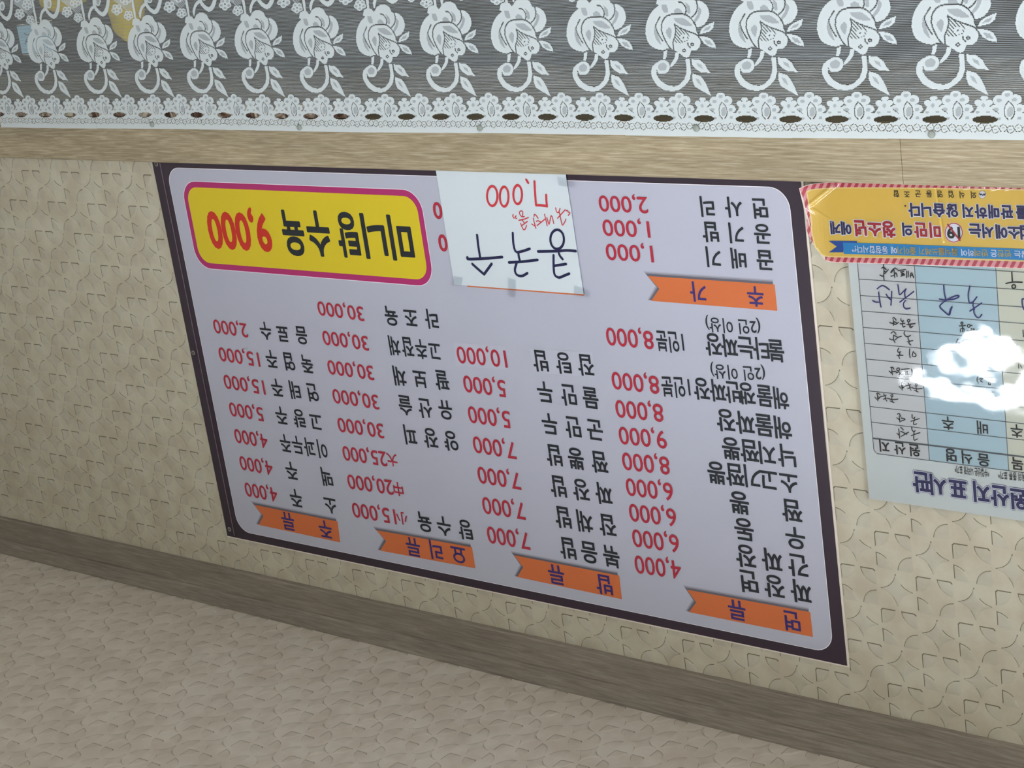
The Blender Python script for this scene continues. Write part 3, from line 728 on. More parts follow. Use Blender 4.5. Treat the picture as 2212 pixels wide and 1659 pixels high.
hw(HD, [[(815, 1060), (850, 1045), (885, 1110)], [(850, 1090), (865, 1215)], [(805, 1130), (850, 1170)], [(890, 1135), (970, 1160), (885, 1200)], [(1105, 1065), (1110, 1130), (1140, 1140), (1165, 1115)], [(1150, 1140), (1155, 1190)], [(1255, 1145), (1085, 1200)], [(1140, 1200), (1140, 1265), (1200, 1250)]], 1.5)
hw(HD, [[(880, 1320), (935, 1370)], [(840, 1350), (850, 1450), (860, 1535)], [(805, 1440), (850, 1480)], [(1040, 1415), (890, 1500)], [(885, 1400), (960, 1440), (1000, 1460)], [(1095, 1310), (1110, 1380), (1145, 1410), (1170, 1385)], [(1145, 1410), (1145, 1470)], [(1265, 1425), (1090, 1485)], [(1140, 1490), (1150, 1575), (1210, 1550)]], 1.6)
hw(HE, [[(670, 480), (700, 490)], [(665, 505), (720, 500)], [(680, 515), (670, 585)], [(700, 520), (720, 580)], [(765, 480), (800, 475)], [(755, 575), (800, 580), (810, 545), (830, 595), (860, 575)]], 1.6)
hw(HE, [[(660, 710), (640, 770), (660, 815)], [(665, 760), (720, 745), (690, 785), (715, 800)], [(755, 735), (845, 730)], [(800, 740), (800, 790)], circ(815, 820, 18, 8)], 1.6)
hw(HE, [circ(770, 910, 16, 8), [(765, 950), (815, 945)], [(775, 960), (770, 1025), (800, 1030), (800, 965)], [(850, 940), (880, 940)], [(845, 1030), (890, 1000), (920, 1020), (945, 1040)], [(1190, 280), (1190, 380)], [(1240, 570), (1260, 610)], [(1215, 550), (1215, 610)], [(1205, 790), (1215, 850)], circ(1275, 830, 20, 8), [(1215, 990), (1185, 1050), (1215, 1085)], circ(1265, 1060, 25, 8)], 1.4)
# clear laminate over the sheet, slightly larger
M_film = film('laminate_gloss', .0013, .045)
nx, nz = 24, 24; mb = MB()
x0_, x1_, z0_, z1_ = cx0 - .004, cx1 + .004, cz0 - .004, cz1 + .002
mb.add([(x0_ + (x1_ - x0_) * i / nx, OY - .0016 - .0004 * math.sin(i * .5) * math.sin(j * .42), z0_ + (z1_ - z0_) * j / nz) for j in range(nz + 1) for i in range(nx + 1)],
       [(j * (nx + 1) + i, j * (nx + 1) + i + 1, (j + 1) * (nx + 1) + i + 1, (j + 1) * (nx + 1) + i) for j in range(nz) for i in range(nx)])
mb.build('laminate', M_film, chart, smooth=True)

# ---- yellow notice sticker over the chart's foot
SYB = -.0075
def slift(px):
    """the loose end of the sheet springs off the wall"""
    return SYB - .007 * max(0, (1800 - px) / 70) ** 2
def S(K, x, y, d=0):
    px, py = K(x, y); return P(px, py, slift(px) - d)
sticker = thing('notice_sticker', 'yellow age limit notice with red and pink striped edge, beside the menu banner', 'notice', P(2000, 480, SYB))
XE = 2650
def ext(pts, yT): return pts
outer_top = [(112, 200), (165, 174), (245, 156), (340, 147), (445, 139), (600, 140), (900, 147), (1300, 155), (1700, 163), (2124, 172), (XE, 183)]
inner_top = [(172, 222), (184, 208), (240, 200), (330, 192), (440, 186), (600, 185), (900, 186), (1300, 190), (1700, 197), (2124, 205), (XE, 216)]
inner_bot = [(250, 725), (305, 790), (340, 806), (420, 813), (600, 815), (900, 820), (1300, 828), (1700, 838), (2124, 852), (XE, 868)]
outer_bot = [(235, 690), (300, 752), (302, 795), (345, 840), (420, 855), (700, 862), (1000, 872), (1300, 882), (1700, 893), (2124, 911), (XE, 930)]
left_outer = [(112, 200), (140, 270), (160, 340), (175, 420), (180, 500), (176, 560), (190, 610), (235, 690)]
left_inner = [(172, 222), (186, 280), (200, 350), (210, 430), (215, 510), (214, 570), (226, 630), (250, 725)]


def spoly(pts, d, name, m_, parent=None):
    mb = MB(); mb.poly([S(K4, x, y, d) for x, y in pts]); return mb.build(name, m_, parent or sticker)


def sstrip(A_, B_, d, mb, n=40):
    """ribbon between two px polylines resampled"""
    def rs(pl):
        pl = [np.array(p, float) for p in pl]; L = [0]
        for a, b in zip(pl, pl[1:]): L.append(L[-1] + np.linalg.norm(b - a))
        return [np.array([np.interp(t * L[-1], L, [p[k] for p in pl]) for k in (0, 1)]) for t in np.linspace(0, 1, n + 1)]
    a, b = rs(A_), rs(B_)
    mb.add([S(K4, *p, d) for p in a] + [S(K4, *p, d) for p in b], [(i, i + 1, n + 2 + i, n + 1 + i) for i in range(n)])


M_gold = mat('gold_print', (224, 190, 84), .4, .4, noise=.03, nscale=14); M_cream = mat('cream_line_print', (240, 220, 150), .45)
# stripes lean the same way all round the edge
ms = bpy.data.materials.new('red_pink_stripe_print'); ms.use_nodes = True; nt = ms.node_tree; b = nt.nodes['Principled BSDF']; b.inputs['Roughness'].default_value = .4
tc = nt.nodes.new('ShaderNodeTexCoord'); sx = nt.nodes.new('ShaderNodeSeparateXYZ'); nt.links.new(tc.outputs['Object'], sx.inputs[0])
pa, pb = P(1775, 404, SYB), P(1778.6, 395.3, SYB); kk = -(pb[0] - pa[0]) / (pb[2] - pa[2])
period = abs(P(2000, 401, SYB)[0] - P(2015.75, 401, SYB)[0])
k1 = nt.nodes.new('ShaderNodeMath'); k1.operation = 'MULTIPLY_ADD'; k1.inputs[1].default_value = kk; nt.links.new(sx.outputs['Z'], k1.inputs[0]); nt.links.new(sx.outputs['X'], k1.inputs[2])
k2 = nt.nodes.new('ShaderNodeMath'); k2.operation = 'MULTIPLY'; k2.inputs[1].default_value = 1 / period; nt.links.new(k1.outputs[0], k2.inputs[0])
k3 = nt.nodes.new('ShaderNodeMath'); k3.operation = 'FRACT'; nt.links.new(k2.outputs[0], k3.inputs[0])
k4 = nt.nodes.new('ShaderNodeMath'); k4.operation = 'GREATER_THAN'; k4.inputs[1].default_value = .5; nt.links.new(k3.outputs[0], k4.inputs[0])
r_ = ramp(nt, [(.4, srgb((178, 44, 62))), (.6, srgb((222, 148, 158)))]); nt.links.new(k4.outputs[0], r_.inputs[0]); nt.links.new(r_.outputs[0], b.inputs['Base Color'])
mb = MB()
sstrip([(p[0] - 4 if i < 2 else p[0], p[1] - 5) for i, p in enumerate(outer_top)], [(p[0] - 6 if i < 2 else p[0], p[1] + 4) for i, p in enumerate(outer_bot)], -.0004, mb, 60)
mb.build('sheet', mat('sticker_paper', (236, 222, 214), .5), sticker)
mb = MB(); sstrip(outer_top, inner_top, 0, mb, 60); mb.build('striped_edge', ms, sticker)
mb = MB(); sstrip(left_outer, left_inner, 0, mb, 16); mb.build('striped_edge', ms, sticker)
mb = MB(); sstrip(inner_bot[2:], outer_bot[3:], 0, mb, 60); mb.build('striped_edge', ms, sticker)
mb = MB(); sstrip(inner_top, inner_bot, .0002, mb, 60); sstrip(left_inner, [(x + 60, y) for x, y in left_inner], .0002, mb, 12); mb.build('cream_line', M_cream, sticker)
gt = [(x + (12 if i == 0 else 6 if i == 1 else 0), y + 9 + (4 if i == 0 else 0)) for i, (x, y) in enumerate(inner_top)]; gb = [(x + (14 if i == 0 else 4 if i == 1 else 0), y - 9 - (4 if i < 2 else 0)) for i, (x, y) in enumerate(inner_bot)]
mb = MB(); sstrip(gt, gb, .0004, mb, 60); sstrip([(x + 11, y + (9 if i == 0 else 0)) for i, (x, y) in enumerate(left_inner)], [(x + 80, y + (7 if i == 0 else 0)) for i, (x, y) in enumerate(left_inner)], .0004, mb, 14); mb.build('gold_field', M_gold, sticker)
spoly([(372, 664), (625, 666), (629, 686), (506, 690), (506, 768), (374, 768), (445, 716)], .0007, 'banner_tail', mat('deep_blue_print', (24, 78, 160), .45))
mb = MB(); sstrip([(500, 680), (900, 690), (1300, 706), (1700, 722), (2124, 737), (XE, 757)], [(510, 783), (900, 792), (1300, 805), (1700, 822), (2124, 838), (XE, 858)], .0009, mb, 40); mb.build('blue_band', mat('sky_blue_print', (30, 138, 200), .42), sticker)
M_snavy = mat('sticker_navy_ink', (46, 42, 90), .45); M_sred = mat('sticker_red_ink', (170, 36, 48), .45); M_swhite = mat('sticker_white_print', (226, 228, 240), .45); M_tan = mat('tan_ink', (196, 170, 96), .45)
K7 = crop(1950, 390, 8.443)
ys0, ys1, ys2 = SYB - .0007, SYB - .0010, SYB - .0013


def outlined(chars, pts, hp, m_, K=K7, wf=.98):
    for ch, p in zip(chars, pts):
        mb = MB(); row(mb, ch, [K(*p)], hp, ys0, wf, .095); mb.build('letter_outline', M_swhite, sticker)
        mb = MB(); row(mb, ch, [K(*p)], hp, ys2, wf, .038); mb.build('letter', m_, sticker)


def k4to7(x, y):
    px, py = K4(x, y); return ((px - 1950) * 8.443, (py - 390) * 8.443)


mb = MB(); row(mb, '외식업영동군조합', [K7(*p) for p in ((1292, 262), (1085, 260), (885, 253), (680, 250), (478, 247), (277, 245), (76, 252))] + [K4(978, 243)], 15, ys1, .95, .012); mb.build('lettering', M_ink, sticker)
outlined('를판매하지않습니다', [(2172, 585), (1900, 575), (1660, 570), (1425, 566), (1190, 560), (900, 550), (660, 545), (430, 545), (208, 540)], 28, M_snavy)
mb = MB(); mb.poly([P(*K7(*p), ys2) for p in ((32, 448), (60, 450), (58, 478), (30, 476))]); mb.build('lettering', M_snavy, sticker)
outlined('업소에서는', [(2245, 950), (2030, 948), (1800, 935), (1555, 925), (1315, 915)], 29, M_snavy)
outlined('미만', [(590, 912), (325, 905)], 31, M_sred)
outlined('의', [(85, 895)], 27, M_snavy)
outlined('청소년', [k4to7(915, 563), k4to7(785, 560), k4to7(658, 553)], 33, M_sred)
outlined('에게', [k4to7(530, 553), k4to7(434, 548)], 27, M_snavy)
def disc(K, cx, cy, rx, ry, y, name, m_):
    mb = MB(); mb.poly([P(*K(cx + rx * math.cos(2 * math.pi * i / 28), cy + ry * math.sin(2 * math.pi * i / 28)), y) for i in range(28)]); mb.build(name, m_, sticker)
disc(K7, 930, 950, 172, 188, ys0, 'age_disc_halo', mat('halo_pink', (240, 205, 195), .45)); disc(K7, 930, 950, 164, 178, ys0 - .0002, 'age_disc_ring', M_sred); disc(K7, 930, 950, 150, 164, ys0 - .0004, 'age_disc', M_swhite)
mb = MB(); string(mb, '19', K7(1048, 950), K7(805, 950), 210 / 8.443, ys2, .03); mb.build('lettering', M_ink, sticker)
mb = MB(); stroke(mb, [K7(822, 805), K7(1040, 1090)], 2.9, ys2 - .0002); mb.build('age_disc_bar', M_sred, sticker)
disc(K7, 1452, 258, 66, 72, ys0, 'emblem_ring', mat('emblem_grey', (120, 110, 100), .5)); disc(K7, 1452, 258, 60, 66, ys0 - .0002, 'emblem', M_swhite)
mb = MB()
for l in ([(1400, 240), (1420, 265), (1428, 240)], [(1440, 255), (1455, 270), (1470, 262)], [(1475, 245), (1490, 268), (1500, 240)]): stroke(mb, [K7(*p) for p in l], 1.6, ys2)
mb.build('emblem_mark', M_snavy, sticker)
def bandtext(t, xa, xb, m_):
    yc = lambda x: 736 + (x - 580) * (785 - 736) / (2085 - 580)
    mb = MB(); string(mb, t, K4(xb, yc(xb)), K4(xa, yc(xa)), 15.5, ys2, .016); mb.build('band_lettering', m_, sticker)
for t, a, b_, m_ in (('동참합시다!”', 582, 905, M_swhite), ('에', 932, 985, M_swhite), ('줄이기', 990, 1156, M_tan), ('음식물쓰레기', 1186, 1530, M_tan), ('하여', 1562, 1676, M_swhite), ('반려', 1680, 1798, M_tan), ('은', 1824, 1882, M_swhite), ('반찬', 1886, 2006, M_tan), ('않는', 2034, 2160, M_swhite)):
    bandtext(t, a, b_, m_)
# glossy film with creases
nx, nz = 90, 18; mb = MB(); V = []
def crease(px, py):
    d = 0
    for (x0, y0, x1, y1, w_, h_) in ((1745, 446, 1808, 396, 4.5, .0011), (2017, 400, 2036, 520, 3.0, .0009), (1750, 452, 1792, 478, 4, .0006), (2050, 403, 2070, 402, 3, .0008), (2080, 405, 2092, 403, 3, .0008), (2108, 406, 2124, 403, 3, .0008), (2140, 408, 2158, 404, 3, .0008), (2170, 408, 2184, 404, 3, .0008)):
        t = max(0, min(1, ((px - x0) * (x1 - x0) + (py - y0) * (y1 - y0)) / ((x1 - x0) ** 2 + (y1 - y0) ** 2)))
        e = math.hypot(px - x0 - t * (x1 - x0), py - y0 - t * (y1 - y0)); d += h_ * math.exp(-(e / w_) ** 2)
    return d
nx, nz = 420, 110
for j in range(nz + 1):
    for i in range(nx + 1):
        s_ = i / nx; xx = 112 + (XE - 112) * (s_ ** 1.35)
        yt = np.interp(xx, [p[0] for p in outer_top], [p[1] for p in outer_top]); yb = np.interp(xx, [112, 180, 235, 300, 345, 420, 700, 1300, 2124, XE], [205, 560, 690, 790, 840, 855, 862, 882, 911, 930])
        yy = yt + (yb - yt) * j / nz; px, py = K4(xx, yy)
        V.append(P(px, py, slift(px) - .0019 - crease(px, py) - .0002 * math.sin(xx * .008) * math.sin(yy * .01)))
mb.add(V, [(j * (nx + 1) + i, (j + 1) * (nx + 1) + i, (j + 1) * (nx + 1) + i + 1, j * (nx + 1) + i + 1) for j in range(nz) for i in range(nx)])
mb.build('gloss_film', film('sticker_gloss', .0015, .10), sticker, smooth=True)

# ================================================================== LACE CURTAIN
LY = -.020
curtain = thing('lace_curtain', 'white floral lace curtain tacked along the pale wooden board', 'curtain', (0, LY, 1.66))
M_lace = lace_mat('dense_lace', (214, 223, 227), .96)
M_half = lace_mat('sheer_lace', (208, 217, 224), .62)
M_net = lace_mat('net_ground', (216, 224, 228), .3, True)
KB = crop(540, 0, 3.95); KC = crop(1080, 0, 3.95); KD = crop(0, 0, 3.95)
CX, CZ = .0011, .00125      # stitch size


def inside(poly, X, Z):
    r = np.zeros(X.shape, bool); n = len(poly)
    for i in range(n):
        x0, z0 = poly[i]; x1, z1 = poly[(i + 1) % n]
        if z0 == z1: continue
        c = ((z0 > Z) != (z1 > Z)) & (X < (x1 - x0) * (Z - z0) / (z1 - z0) + x0)
        r ^= c
    return r


class Lace:
    """stitch raster: 0 open, 1 sheer, 2 dense; then merged into strips"""

    def __init__(s, K, x0, x1, z0, z1, wrap=None):
        s.K = K; s.x = np.arange(x0, x1, CX) + CX / 2; s.z = np.arange(z0, z1, CZ) + CZ / 2; s.X, s.Z = np.meshgrid(s.x, s.z); s.g = np.zeros(s.X.shape, int); s.wrap = wrap

    def w(s, p): a = P(*s.K(*p), LY); return a[0], a[2]

    def put(s, pl, val):
        for d in ((0,) if not s.wrap else (-s.wrap, 0, s.wrap)):
            s.g[inside([(a + d, b) for a, b in pl], s.X, s.Z)] = val

    def area(s, pts, val=2, sm=False):
        if sm: pts = smooth_line(list(pts) + [pts[0]], 4)
        s.put([s.w(p) for p in pts], val)

    def disc(s, cx, cy, rx, ry=None, val=2): s.area(circ(cx, cy, rx, 18, ry)[:-1], val)

    def line(s, pts, wd, val=0, sm=True):
        q = [np.array(s.w(p)) for p in (smooth_line(pts, 4) if sm else pts)]
        for a, b in zip(q, q[1:]):
            d = b - a; L = np.linalg.norm(d)
            if L < 1e-9: continue
            n = np.array([-d[1], d[0]]) / L * wd / 2; e = d / L * wd * .3
            s.put([tuple(a - e + n), tuple(b + e + n), tuple(b + e - n), tuple(a - e - n)], val)

    def hatch(s, pts):
        m = inside([s.w(p) for p in pts], s.X, s.Z); j, i = np.indices(s.g.shape); s.g[m & ((i + j) % 5 < 2)] = 0

    def build(s, name, x_anchor, parent):
        mb = MB()
        for j in range(s.g.shape[0]):
            i = 0; rw = s.g[j]
            while i < len(rw):
                if rw[i] == 0: i += 1; continue
                k = i
                while k < len(rw) and rw[k] == rw[i]: k += 1
                xa, xb = s.x[i] - CX / 2 - x_anchor, s.x[k - 1] + CX / 2 - x_anchor; za, zb = s.z[j] - CZ / 2, s.z[j] + CZ / 2
                mb.add([(xa, 0, za), (xb, 0, za), (xb, 0, zb), (xa, 0, zb)], [(0, 1, 2, 3)], int(rw[i] == 1)); i = k
        me = bpy.data.meshes.new(name); me.from_pydata(mb.v, [], mb.f); me.materials.append(M_lace); me.materials.append(M_half)
        me.polygons.foreach_set('material_index', mb.m); me.update(); return me


def place(me, name, x, y, sx=1.0, dz=0):
    o = bpy.data.objects.new(name, me); COL.objects.link(o); o.parent = curtain
    o.location = (x - curtain.location.x, y - curtain.location.y, -curtain.location.z + dz); o.scale.x = sx; return o


# ---- rose motif, traced once
zr = P(*KB(1150, 20), LY)[2], P(*KB(1150, 850), LY)[2]
xr = P(*KB(1420, 400), LY)[0], P(*KB(880, 400), LY)[0]
L = Lace(KB, xr[0] - .004, xr[1] + .004, min(zr) - .004, max(zr) + .004)
L.area([(968, 130), (975, 88), (1005, 70), (1040, 76), (1062, 98), (1090, 55), (1140, 36), (1188, 56), (1218, 105), (1265, 113), (1306, 150), (1325, 205), (1318, 250), (1292, 292), (1245, 320), (1265, 375), (1280, 425), (1272, 462), (1250, 484), (1224, 486), (1214, 522), (1190, 537), (1155, 512), (1110, 480), (1062, 468), (1040, 478), (1000, 474), (950, 445), (920, 392), (908, 315), (924, 228), (955, 172), (985, 145)], 2, True)
for pts in ([(1090, 240), (1150, 238), (1200, 275), (1215, 300), (1150, 292), (1110, 268)], [(1062, 305), (1082, 330), (1078, 395), (1058, 372), (1045, 340)], [(1005, 135), (1035, 140), (1052, 190), (1030, 200), (1010, 170)], [(1090, 180), (1110, 165), (1135, 178), (1140, 205), (1095, 200)],
            [(1160, 120), (1192, 150), (1198, 200), (1180, 200), (1172, 160)], [(1248, 150), (1270, 180), (1262, 230), (1228, 285), (1220, 270), (1245, 215)], [(965, 300), (985, 340), (1010, 410), (1020, 440), (985, 400), (968, 350)]):
    L.area(pts, 1, True)
W = .0022
for pts in ([(1112, 118), (1140, 125), (1165, 160), (1168, 200), (1155, 212)], [(1232, 108), (1243, 150), (1236, 200), (1205, 240)],
            [(1105, 492), (1070, 450), (1040, 395), (1018, 340), (1014, 280), (1030, 238), (1060, 215), (1110, 207), (1160, 210), (1195, 232), (1230, 275), (1252, 330), (1268, 385)],
            [(1000, 230), (980, 275), (975, 300), (990, 345), (1012, 385), (1028, 410)], [(1098, 283), (1135, 312), (1195, 340), (1240, 358), (1262, 372)], [(1098, 283), (1110, 330), (1105, 385), (1098, 425), (1108, 482)], [(1196, 425), (1200, 445), (1216, 462)]):
    L.line(pts, W)
L.hatch([(1100, 290), (1140, 320), (1195, 345), (1205, 385), (1190, 415), (1150, 428), (1108, 420), (1108, 350)])
L.disc(1166, 386, 26); L.disc(1164, 386, 5, val=0); L.disc(1226, 437, 13, val=0); L.disc(1226, 437, 5); L.disc(1175, 481, 13, val=0); L.disc(1175, 481, 5)
for pts, inn in (([(1266, 362), (1285, 315), (1320, 288), (1362, 268), (1358, 312), (1335, 340), (1300, 352)], [(1290, 340), (1305, 315), (1345, 292), (1330, 328)]), ([(1268, 378), (1320, 380), (1355, 400), (1375, 430), (1386, 466), (1340, 455), (1305, 432), (1285, 402)], [(1300, 398), (1340, 408), (1368, 446), (1325, 436)]),
                 ([(1226, 546), (1280, 553), (1320, 585), (1337, 620), (1362, 652), (1300, 648), (1260, 622), (1235, 590)], [(1262, 575), (1295, 590), (1310, 625), (1278, 605)]), ([(1240, 655), (1292, 672), (1330, 720), (1352, 770), (1380, 828), (1312, 787), (1262, 752), (1243, 708)], [(1262, 688), (1290, 705), (1310, 750), (1280, 728)])):
    L.area(pts, 2); L.area(inn, 1)
L.area([(1040, 486), (1063, 482), (1062, 520), (1055, 550), (1038, 545)]); L.area([(1120, 495), (1142, 500), (1140, 545), (1115, 590), (1085, 615), (1090, 588), (1112, 548)])
L.area([(1000, 570), (970, 600), (963, 645), (975, 690), (1010, 745), (1060, 780), (1115, 790), (1160, 780), (1200, 745), (1225, 700), (1232, 650), (1222, 590), (1215, 548), (1190, 543), (1188, 560), (1198, 605), (1200, 650), (1190, 698), (1160, 738), (1130, 753), (1085, 745), (1035, 712), (1005, 670), (1000, 645), (1020, 600)])
L.disc(1038, 607, 50, 54); L.disc(1038, 605, 29, 31, 1); L.line([(1002, 632), (1012, 655), (1036, 668)], W * .8)
rose = L.build('lace_rose', .075, curtain)
xs = [1.17, 1.0134, .852, .6937, .5398, .387, .2328, .075, -.0749, -.2334, -.3912, -.5457, -.699, -.8497, -1.0012, -1.156, -1.31]
for x in xs: place(rose, 'lace_rose', x, LY - .001)

# ---- the next row down: curls and small blossoms, traced where they show at the left end
zr = P(*KD(560, -260), LY)[2], P(*KD(560, 200), LY)[2]
xr = P(*KD(770, 60), LY)[0], P(*KD(330, 60), LY)[0]
L = Lace(KD, xr[0] - .002, xr[1] + .002, min(zr), max(zr))
L.line([(352, 178), (358, 130), (375, 92), (405, 72)], .0062, 2); L.line([(398, -40), (392, 20), (402, 80), (440, 128), (470, 138), (492, 110), (505, 60), (512, -30)], .0085, 2); L.disc(425, 30, 24, 42); L.disc(425, 35, 12, 26, 1)
L.area([(530, -60), (690, -60), (705, 80), (670, 120), (600, 60), (530, 10)], 1); L.hatch([(620, 20), (700, 20), (708, 120), (660, 110)])
L.line([(690, -80), (700, 0), (715, 90), (730, 170)], .0062, 2); L.line([(700, -30), (770, -60)], .006, 2)
for cx, cy, r in ((580, 100, 22), (675, 150, 19), (648, 18, 22), (560, -50, 22), (625, -90, 20), (450, -110, 24)):
    for a in range(5): L.disc(cx + r * 1.15 * math.cos(a * 1.257 + 1.57), cy + r * 1.2 * math.sin(a * 1.257 + 1.57), r)
    L.disc(cx, cy, r * .3, val=0)
    for a in range(5): L.disc(cx + r * 1.3 * math.cos(a * 1.257 + 1.57), cy + r * 1.35 * math.sin(a * 1.257 + 1.57), r * .45, val=1)
for a, b in (((400, -250), (520, -150)), ((540, -240), (660, -130)), ((680, -250), (760, -120))): L.area([a, ((a[0] + b[0]) / 2 + 30, a[1] + 10), b, ((a[0] + b[0]) / 2 - 30, b[1] - 10)], 2)
ax = P(*KD(580, 100), LY)[0]
blos = L.build('lace_blossom', ax, curtain)
for i in range(17): place(blos, 'lace_blossom', ax + .157 - .1552 * i, LY - .001)

# ---- header border, one repeat between two eyelets
ex = [1.2, 1.123, 1.04, .958, .879, .8, .722, .644, .568, .49, .412, .335, .259, .182, .102, .022, -.058, -.136, -.214, -.291, -.369, -.446, -.523, -.599, -.675, -.753, -.831, -.912, -.988, -1.065, -1.143, -1.22, -1.298]
xa, xb = P(*KC(727, 1005), LY)[0], P(*KC(1058, 1005), LY)[0]; per = xa - xb
zr = P(*KC(890, 770), LY)[2], P(*KC(890, 1150), LY)[2]
L = Lace(KC, xb, xa, zr[0], zr[1], per)
dy = lambda x: (x - 890) * .0
L.area([(727, 945), (800, 958), (880, 940), (960, 955), (1058, 940), (1058, 1152), (727, 1146)])
L.area([(1058 - 48, 892), (1058 + 20, 892), (1058 + 40, 945), (1058 + 60, 975), (1058 - 90, 975), (1058 - 70, 940)])
for cx, cy, r in ((852, 826, 38), (802, 860, 37), (906, 856, 39), (786, 928, 36), (938, 928, 38)): L.disc(cx, cy, r)
L.area([(800, 850), (905, 850), (950, 960), (780, 960)])
for cx, cy, r in ((1031, 843, 15), (1054, 843, 15), (1003, 878, 23), (1078, 878, 23), (1041, 880, 27)): L.disc(cx, cy, r)
for cx, cy, rx, ry in ((852, 822, 18, 14), (806, 862, 17, 14), (900, 858, 17, 14), (792, 928, 15, 15), (934, 928, 15, 15), (880, 945, 20, 38), (812, 996, 14, 10), (940, 992, 14, 10), (1005, 950, 13, 9), (1075, 950, 13, 9), (1040, 898, 12, 16)): L.disc(cx, cy, rx, ry, 1)
L.line([(864, 868), (846, 905), (843, 945), (852, 980), (872, 1002)], .0013); L.line([(864, 868), (893, 900), (908, 945), (902, 980), (890, 1000)], .0013)
for a, b in (((768, 925), (810, 958)), ((1000, 918), (955, 957))):
    for k in range(4):
        t = k / 4 + .05; u = t + .16
        L.line([(a[0] + (b[0] - a[0]) * t, a[1] + (b[1] - a[1]) * t), (a[0] + (b[0] - a[0]) * u, a[1] + (b[1] - a[1]) * u)], .0013, sm=False)
for k in range(7):
    cx = 727 + 331 * (k + .5) / 7; cy = 1068 + (6 if k % 2 else -2)
    for a0 in (20, 110, 200, 290):
        L.line([(cx + 22 * math.cos(math.radians(a0 + d)), cy + 27 * math.sin(math.radians(a0 + d))) for d in (0, 25, 50, 68)], .0011, sm=False)
    L.area([(cx - 8, cy - 4), (cx + 8, cy - 4), (cx + 8, cy + 3), (cx - 8, cy + 3)], 1)
L.area(circ(1058, 1005, 82, 26, 27)[:-1] if False else [(1058 + 83 * math.cos(t), 1005 + 29 * math.sin(t) * abs(math.sin(t)) ** .08) for t in np.linspace(0, 2 * math.pi, 29)[:-1]], 0)
border = L.build('lace_border', xa, curtain)
for a, b in zip(ex, ex[1:]): place(border, 'lace_border', a, LY - .0008 + .0004 * math.sin(a * 31), (a - b) / per, .0012 * math.sin(a * 7.3) * .6)

# ---- net ground, very slightly rippled
ztop = P(*KC(890, 960), LY)[2]; nx, nz = 200, 14; mb = MB(); zb = 1.22
mb.add([(-1.33 + 2.56 * i / nx, LY + .0002 + .0004 * math.sin(i * .9) + .0004 * math.sin(j + i * .2), zb + (ztop - zb) * j / nz) for j in range(nz + 1) for i in range(nx + 1)],
       [(j * (nx + 1) + i, j * (nx + 1) + i + 1, (j + 1) * (nx + 1) + i + 1, (j + 1) * (nx + 1) + i) for j in range(nz) for i in range(nx)])
mb.build('net_ground', M_net, curtain, smooth=True)

# ---- tacks through the header
M_tack = mat('grey_plastic_tack', (150, 156, 150), .35, .5)
TK = [((327, 269.5), 'grey thumbtack at the far right end of the lace curtain top'), ((645, 276), 'grey thumbtack in the lace below the yellow box of the menu banner'), ((1035, 277.5), 'grey thumbtack in the lace below the handwritten paper sign'),
      ((1503, 278), 'grey thumbtack in the lace below the extras prices of the menu banner'), ((2011, 291), 'pale thumbtack in the lace below the yellow notice sticker')]
for (px, py), lab in TK:
    c = P(px, py, LY - .004); t = thing('thumbtack', lab, 'thumbtack', (c[0], LY, c[2]), 'thumbtacks holding the lace curtain'); mb = MB(); n = 18
    rings = [(.0050, .0018), (.0054, -.0002), (.0053, -.0016), (.0045, -.0024), (.0020, -.0028)]
    mb.add([(c[0] + r * math.cos(2 * math.pi * i / n), LY - .0022 + yy, c[2] + r * math.sin(2 * math.pi * i / n)) for r, yy in rings for i in range(n)],
           [(k * n + i, k * n + (i + 1) % n, (k + 1) * n + (i + 1) % n, (k + 1) * n + i) for k in range(4) for i in range(n)] + [tuple(range(4 * n, 5 * n)), tuple(range(n - 1, -1, -1))])
    mb.build('head', M_tack, t, smooth=True)
    mb = MB(); mb.box(c[0] - .0005, c[0] + .0005, LY - .003, BY + .006, c[2] - .0005, c[2] + .0005); mb.build('pin', M_steel, t)

# ================================================================== THINGS DIMLY SEEN BEHIND THE LACE
# marbled strip under the lining at the upright-right end
mm = bpy.data.materials.new('brown_marble'); mm.use_nodes = True; nt = mm.node_tree; b = nt.nodes['Principled BSDF']; b.inputs['Roughness'].default_value = .2
tc = nt.nodes.new('ShaderNodeTexCoord'); n = nt.nodes.new('ShaderNodeTexNoise'); n.inputs['Scale'].default_value = 28; n.inputs['Detail'].default_value = 6; n.inputs['Distortion'].default_value = 1.2
nt.links.new(tc.outputs['Object'], n.inputs['Vector']); r_ = ramp(nt, [(.38, srgb((70, 48, 40))), (.5, srgb((140, 112, 98))), (.6, srgb((225, 218, 200)))]); nt.links.new(n.outputs['Fac'], r_.inputs[0]); nt.links.new(r_.outputs[0], b.inputs['Base Color'])
ms0 = P(760, 255, 0)[0]
tag(obj('marble_strip', *box(ms0, 1.6, -.010, .03, BB - .030, BB - .0045), mm), 'brown and white marbled strip seen through the eyelets at the right end of the lace', 'stone strip')


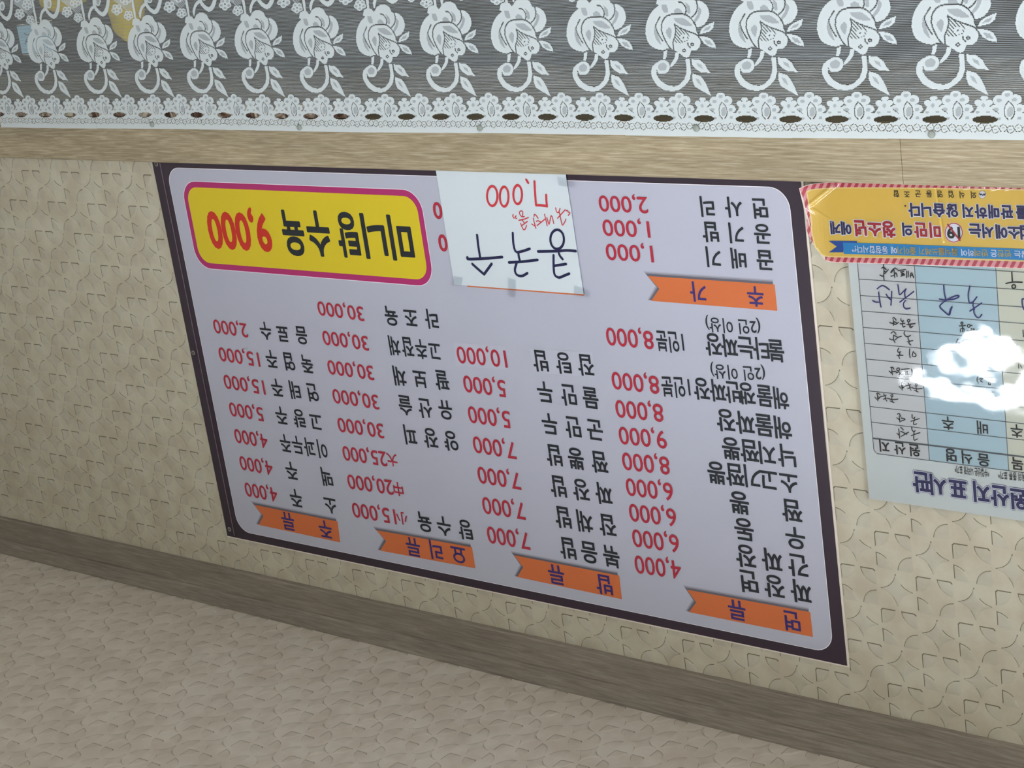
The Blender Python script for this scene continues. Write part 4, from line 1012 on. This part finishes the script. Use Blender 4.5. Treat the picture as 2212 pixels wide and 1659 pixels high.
def blob(name, pts, y, th, m_, parent=None, seedv=1):
    """soft draped piece: outline in photo px on plane y, puffed by th"""
    o = smooth_line(list(pts) + [pts[0]], 5)[:-1]; W_ = [P(a[0], a[1], y) for a in o]; n = len(W_); c = sum(W_) / n
    v = []
    for s_, d in ((1, 0), (.93, .6), (.7, .9), (.35, 1)):
        v += [(c[0] + (p[0] - c[0]) * s_, y - th * d - .002 * math.sin(i * .9 + seedv) * (s_ > .5), c[2] + (p[2] - c[2]) * s_) for i, p in enumerate(W_)]
    v.append((c[0], y - th, c[2])); f = []
    for k in range(3): f += [(k * n + i, k * n + (i + 1) % n, (k + 1) * n + (i + 1) % n, (k + 1) * n + i) for i in range(n)]
    f += [(3 * n + i, 3 * n + (i + 1) % n, 4 * n) for i in range(n)] + [tuple(range(n - 1, -1, -1))]
    return obj(name, v, f, m_, parent, smooth=True)


M_ycloth = mat('yellow_cloth', (214, 190, 50), .8)
tag(blob('yellow_cloth', [(232, -40), (300, -40), (312, 20), (300, 60), (285, 88), (268, 86), (246, 58), (236, 20)], .05, .012, M_ycloth), 'yellow cloth hanging behind the lace curtain, the one with the pointed tip', 'cloth')
tag(blob('yellow_cloth', [(80, -40), (196, -40), (190, -4), (168, 14), (140, 26), (112, 24), (88, 6)], .06, .012, M_ycloth), 'yellow cloth bundle behind the lace curtain, nearest the pale blue note', 'cloth')
note = thing('blue_note', 'small pale blue note with dark writing hanging behind the lace', 'note', P(75, 85, .04))
nb = .04
mb = MB(); mb.poly([P(*p, nb) for p in ((36, 57), (112, 50), (116, 112), (48, 116))]); qq = mb.v[:]; mb = MB(); mb.add([tuple(p) for p in qq] + [(p[0], p[1] + .001, p[2]) for p in qq], [(0, 1, 2, 3), (7, 6, 5, 4), (0, 4, 5, 1), (1, 5, 6, 2), (2, 6, 7, 3), (3, 7, 4, 0)])
mb.build('card', mat('pale_blue_card', (170, 208, 226), .6), note)
mb = MB()
for l in ([(54, 95), (58, 84)], [(60, 95), (63, 84)], [(57, 90), (62, 89)], [(65, 84), (69, 83)], [(71, 92), (76, 80)], [(52, 72), (60, 76), (70, 68), (80, 56)]): stroke(mb, l, 1.4, nb - .0006)
mb.build('handwriting', M_ink, note)
mb = MB(); stroke(mb, [(36, 55), (70, 50), (112, 44)], 1.2, nb - .001); stroke(mb, [(50, 118), (80, 118), (116, 115)], 1.2, nb - .001); mb.build('string', mat('white_string', (220, 215, 205), .8), note)
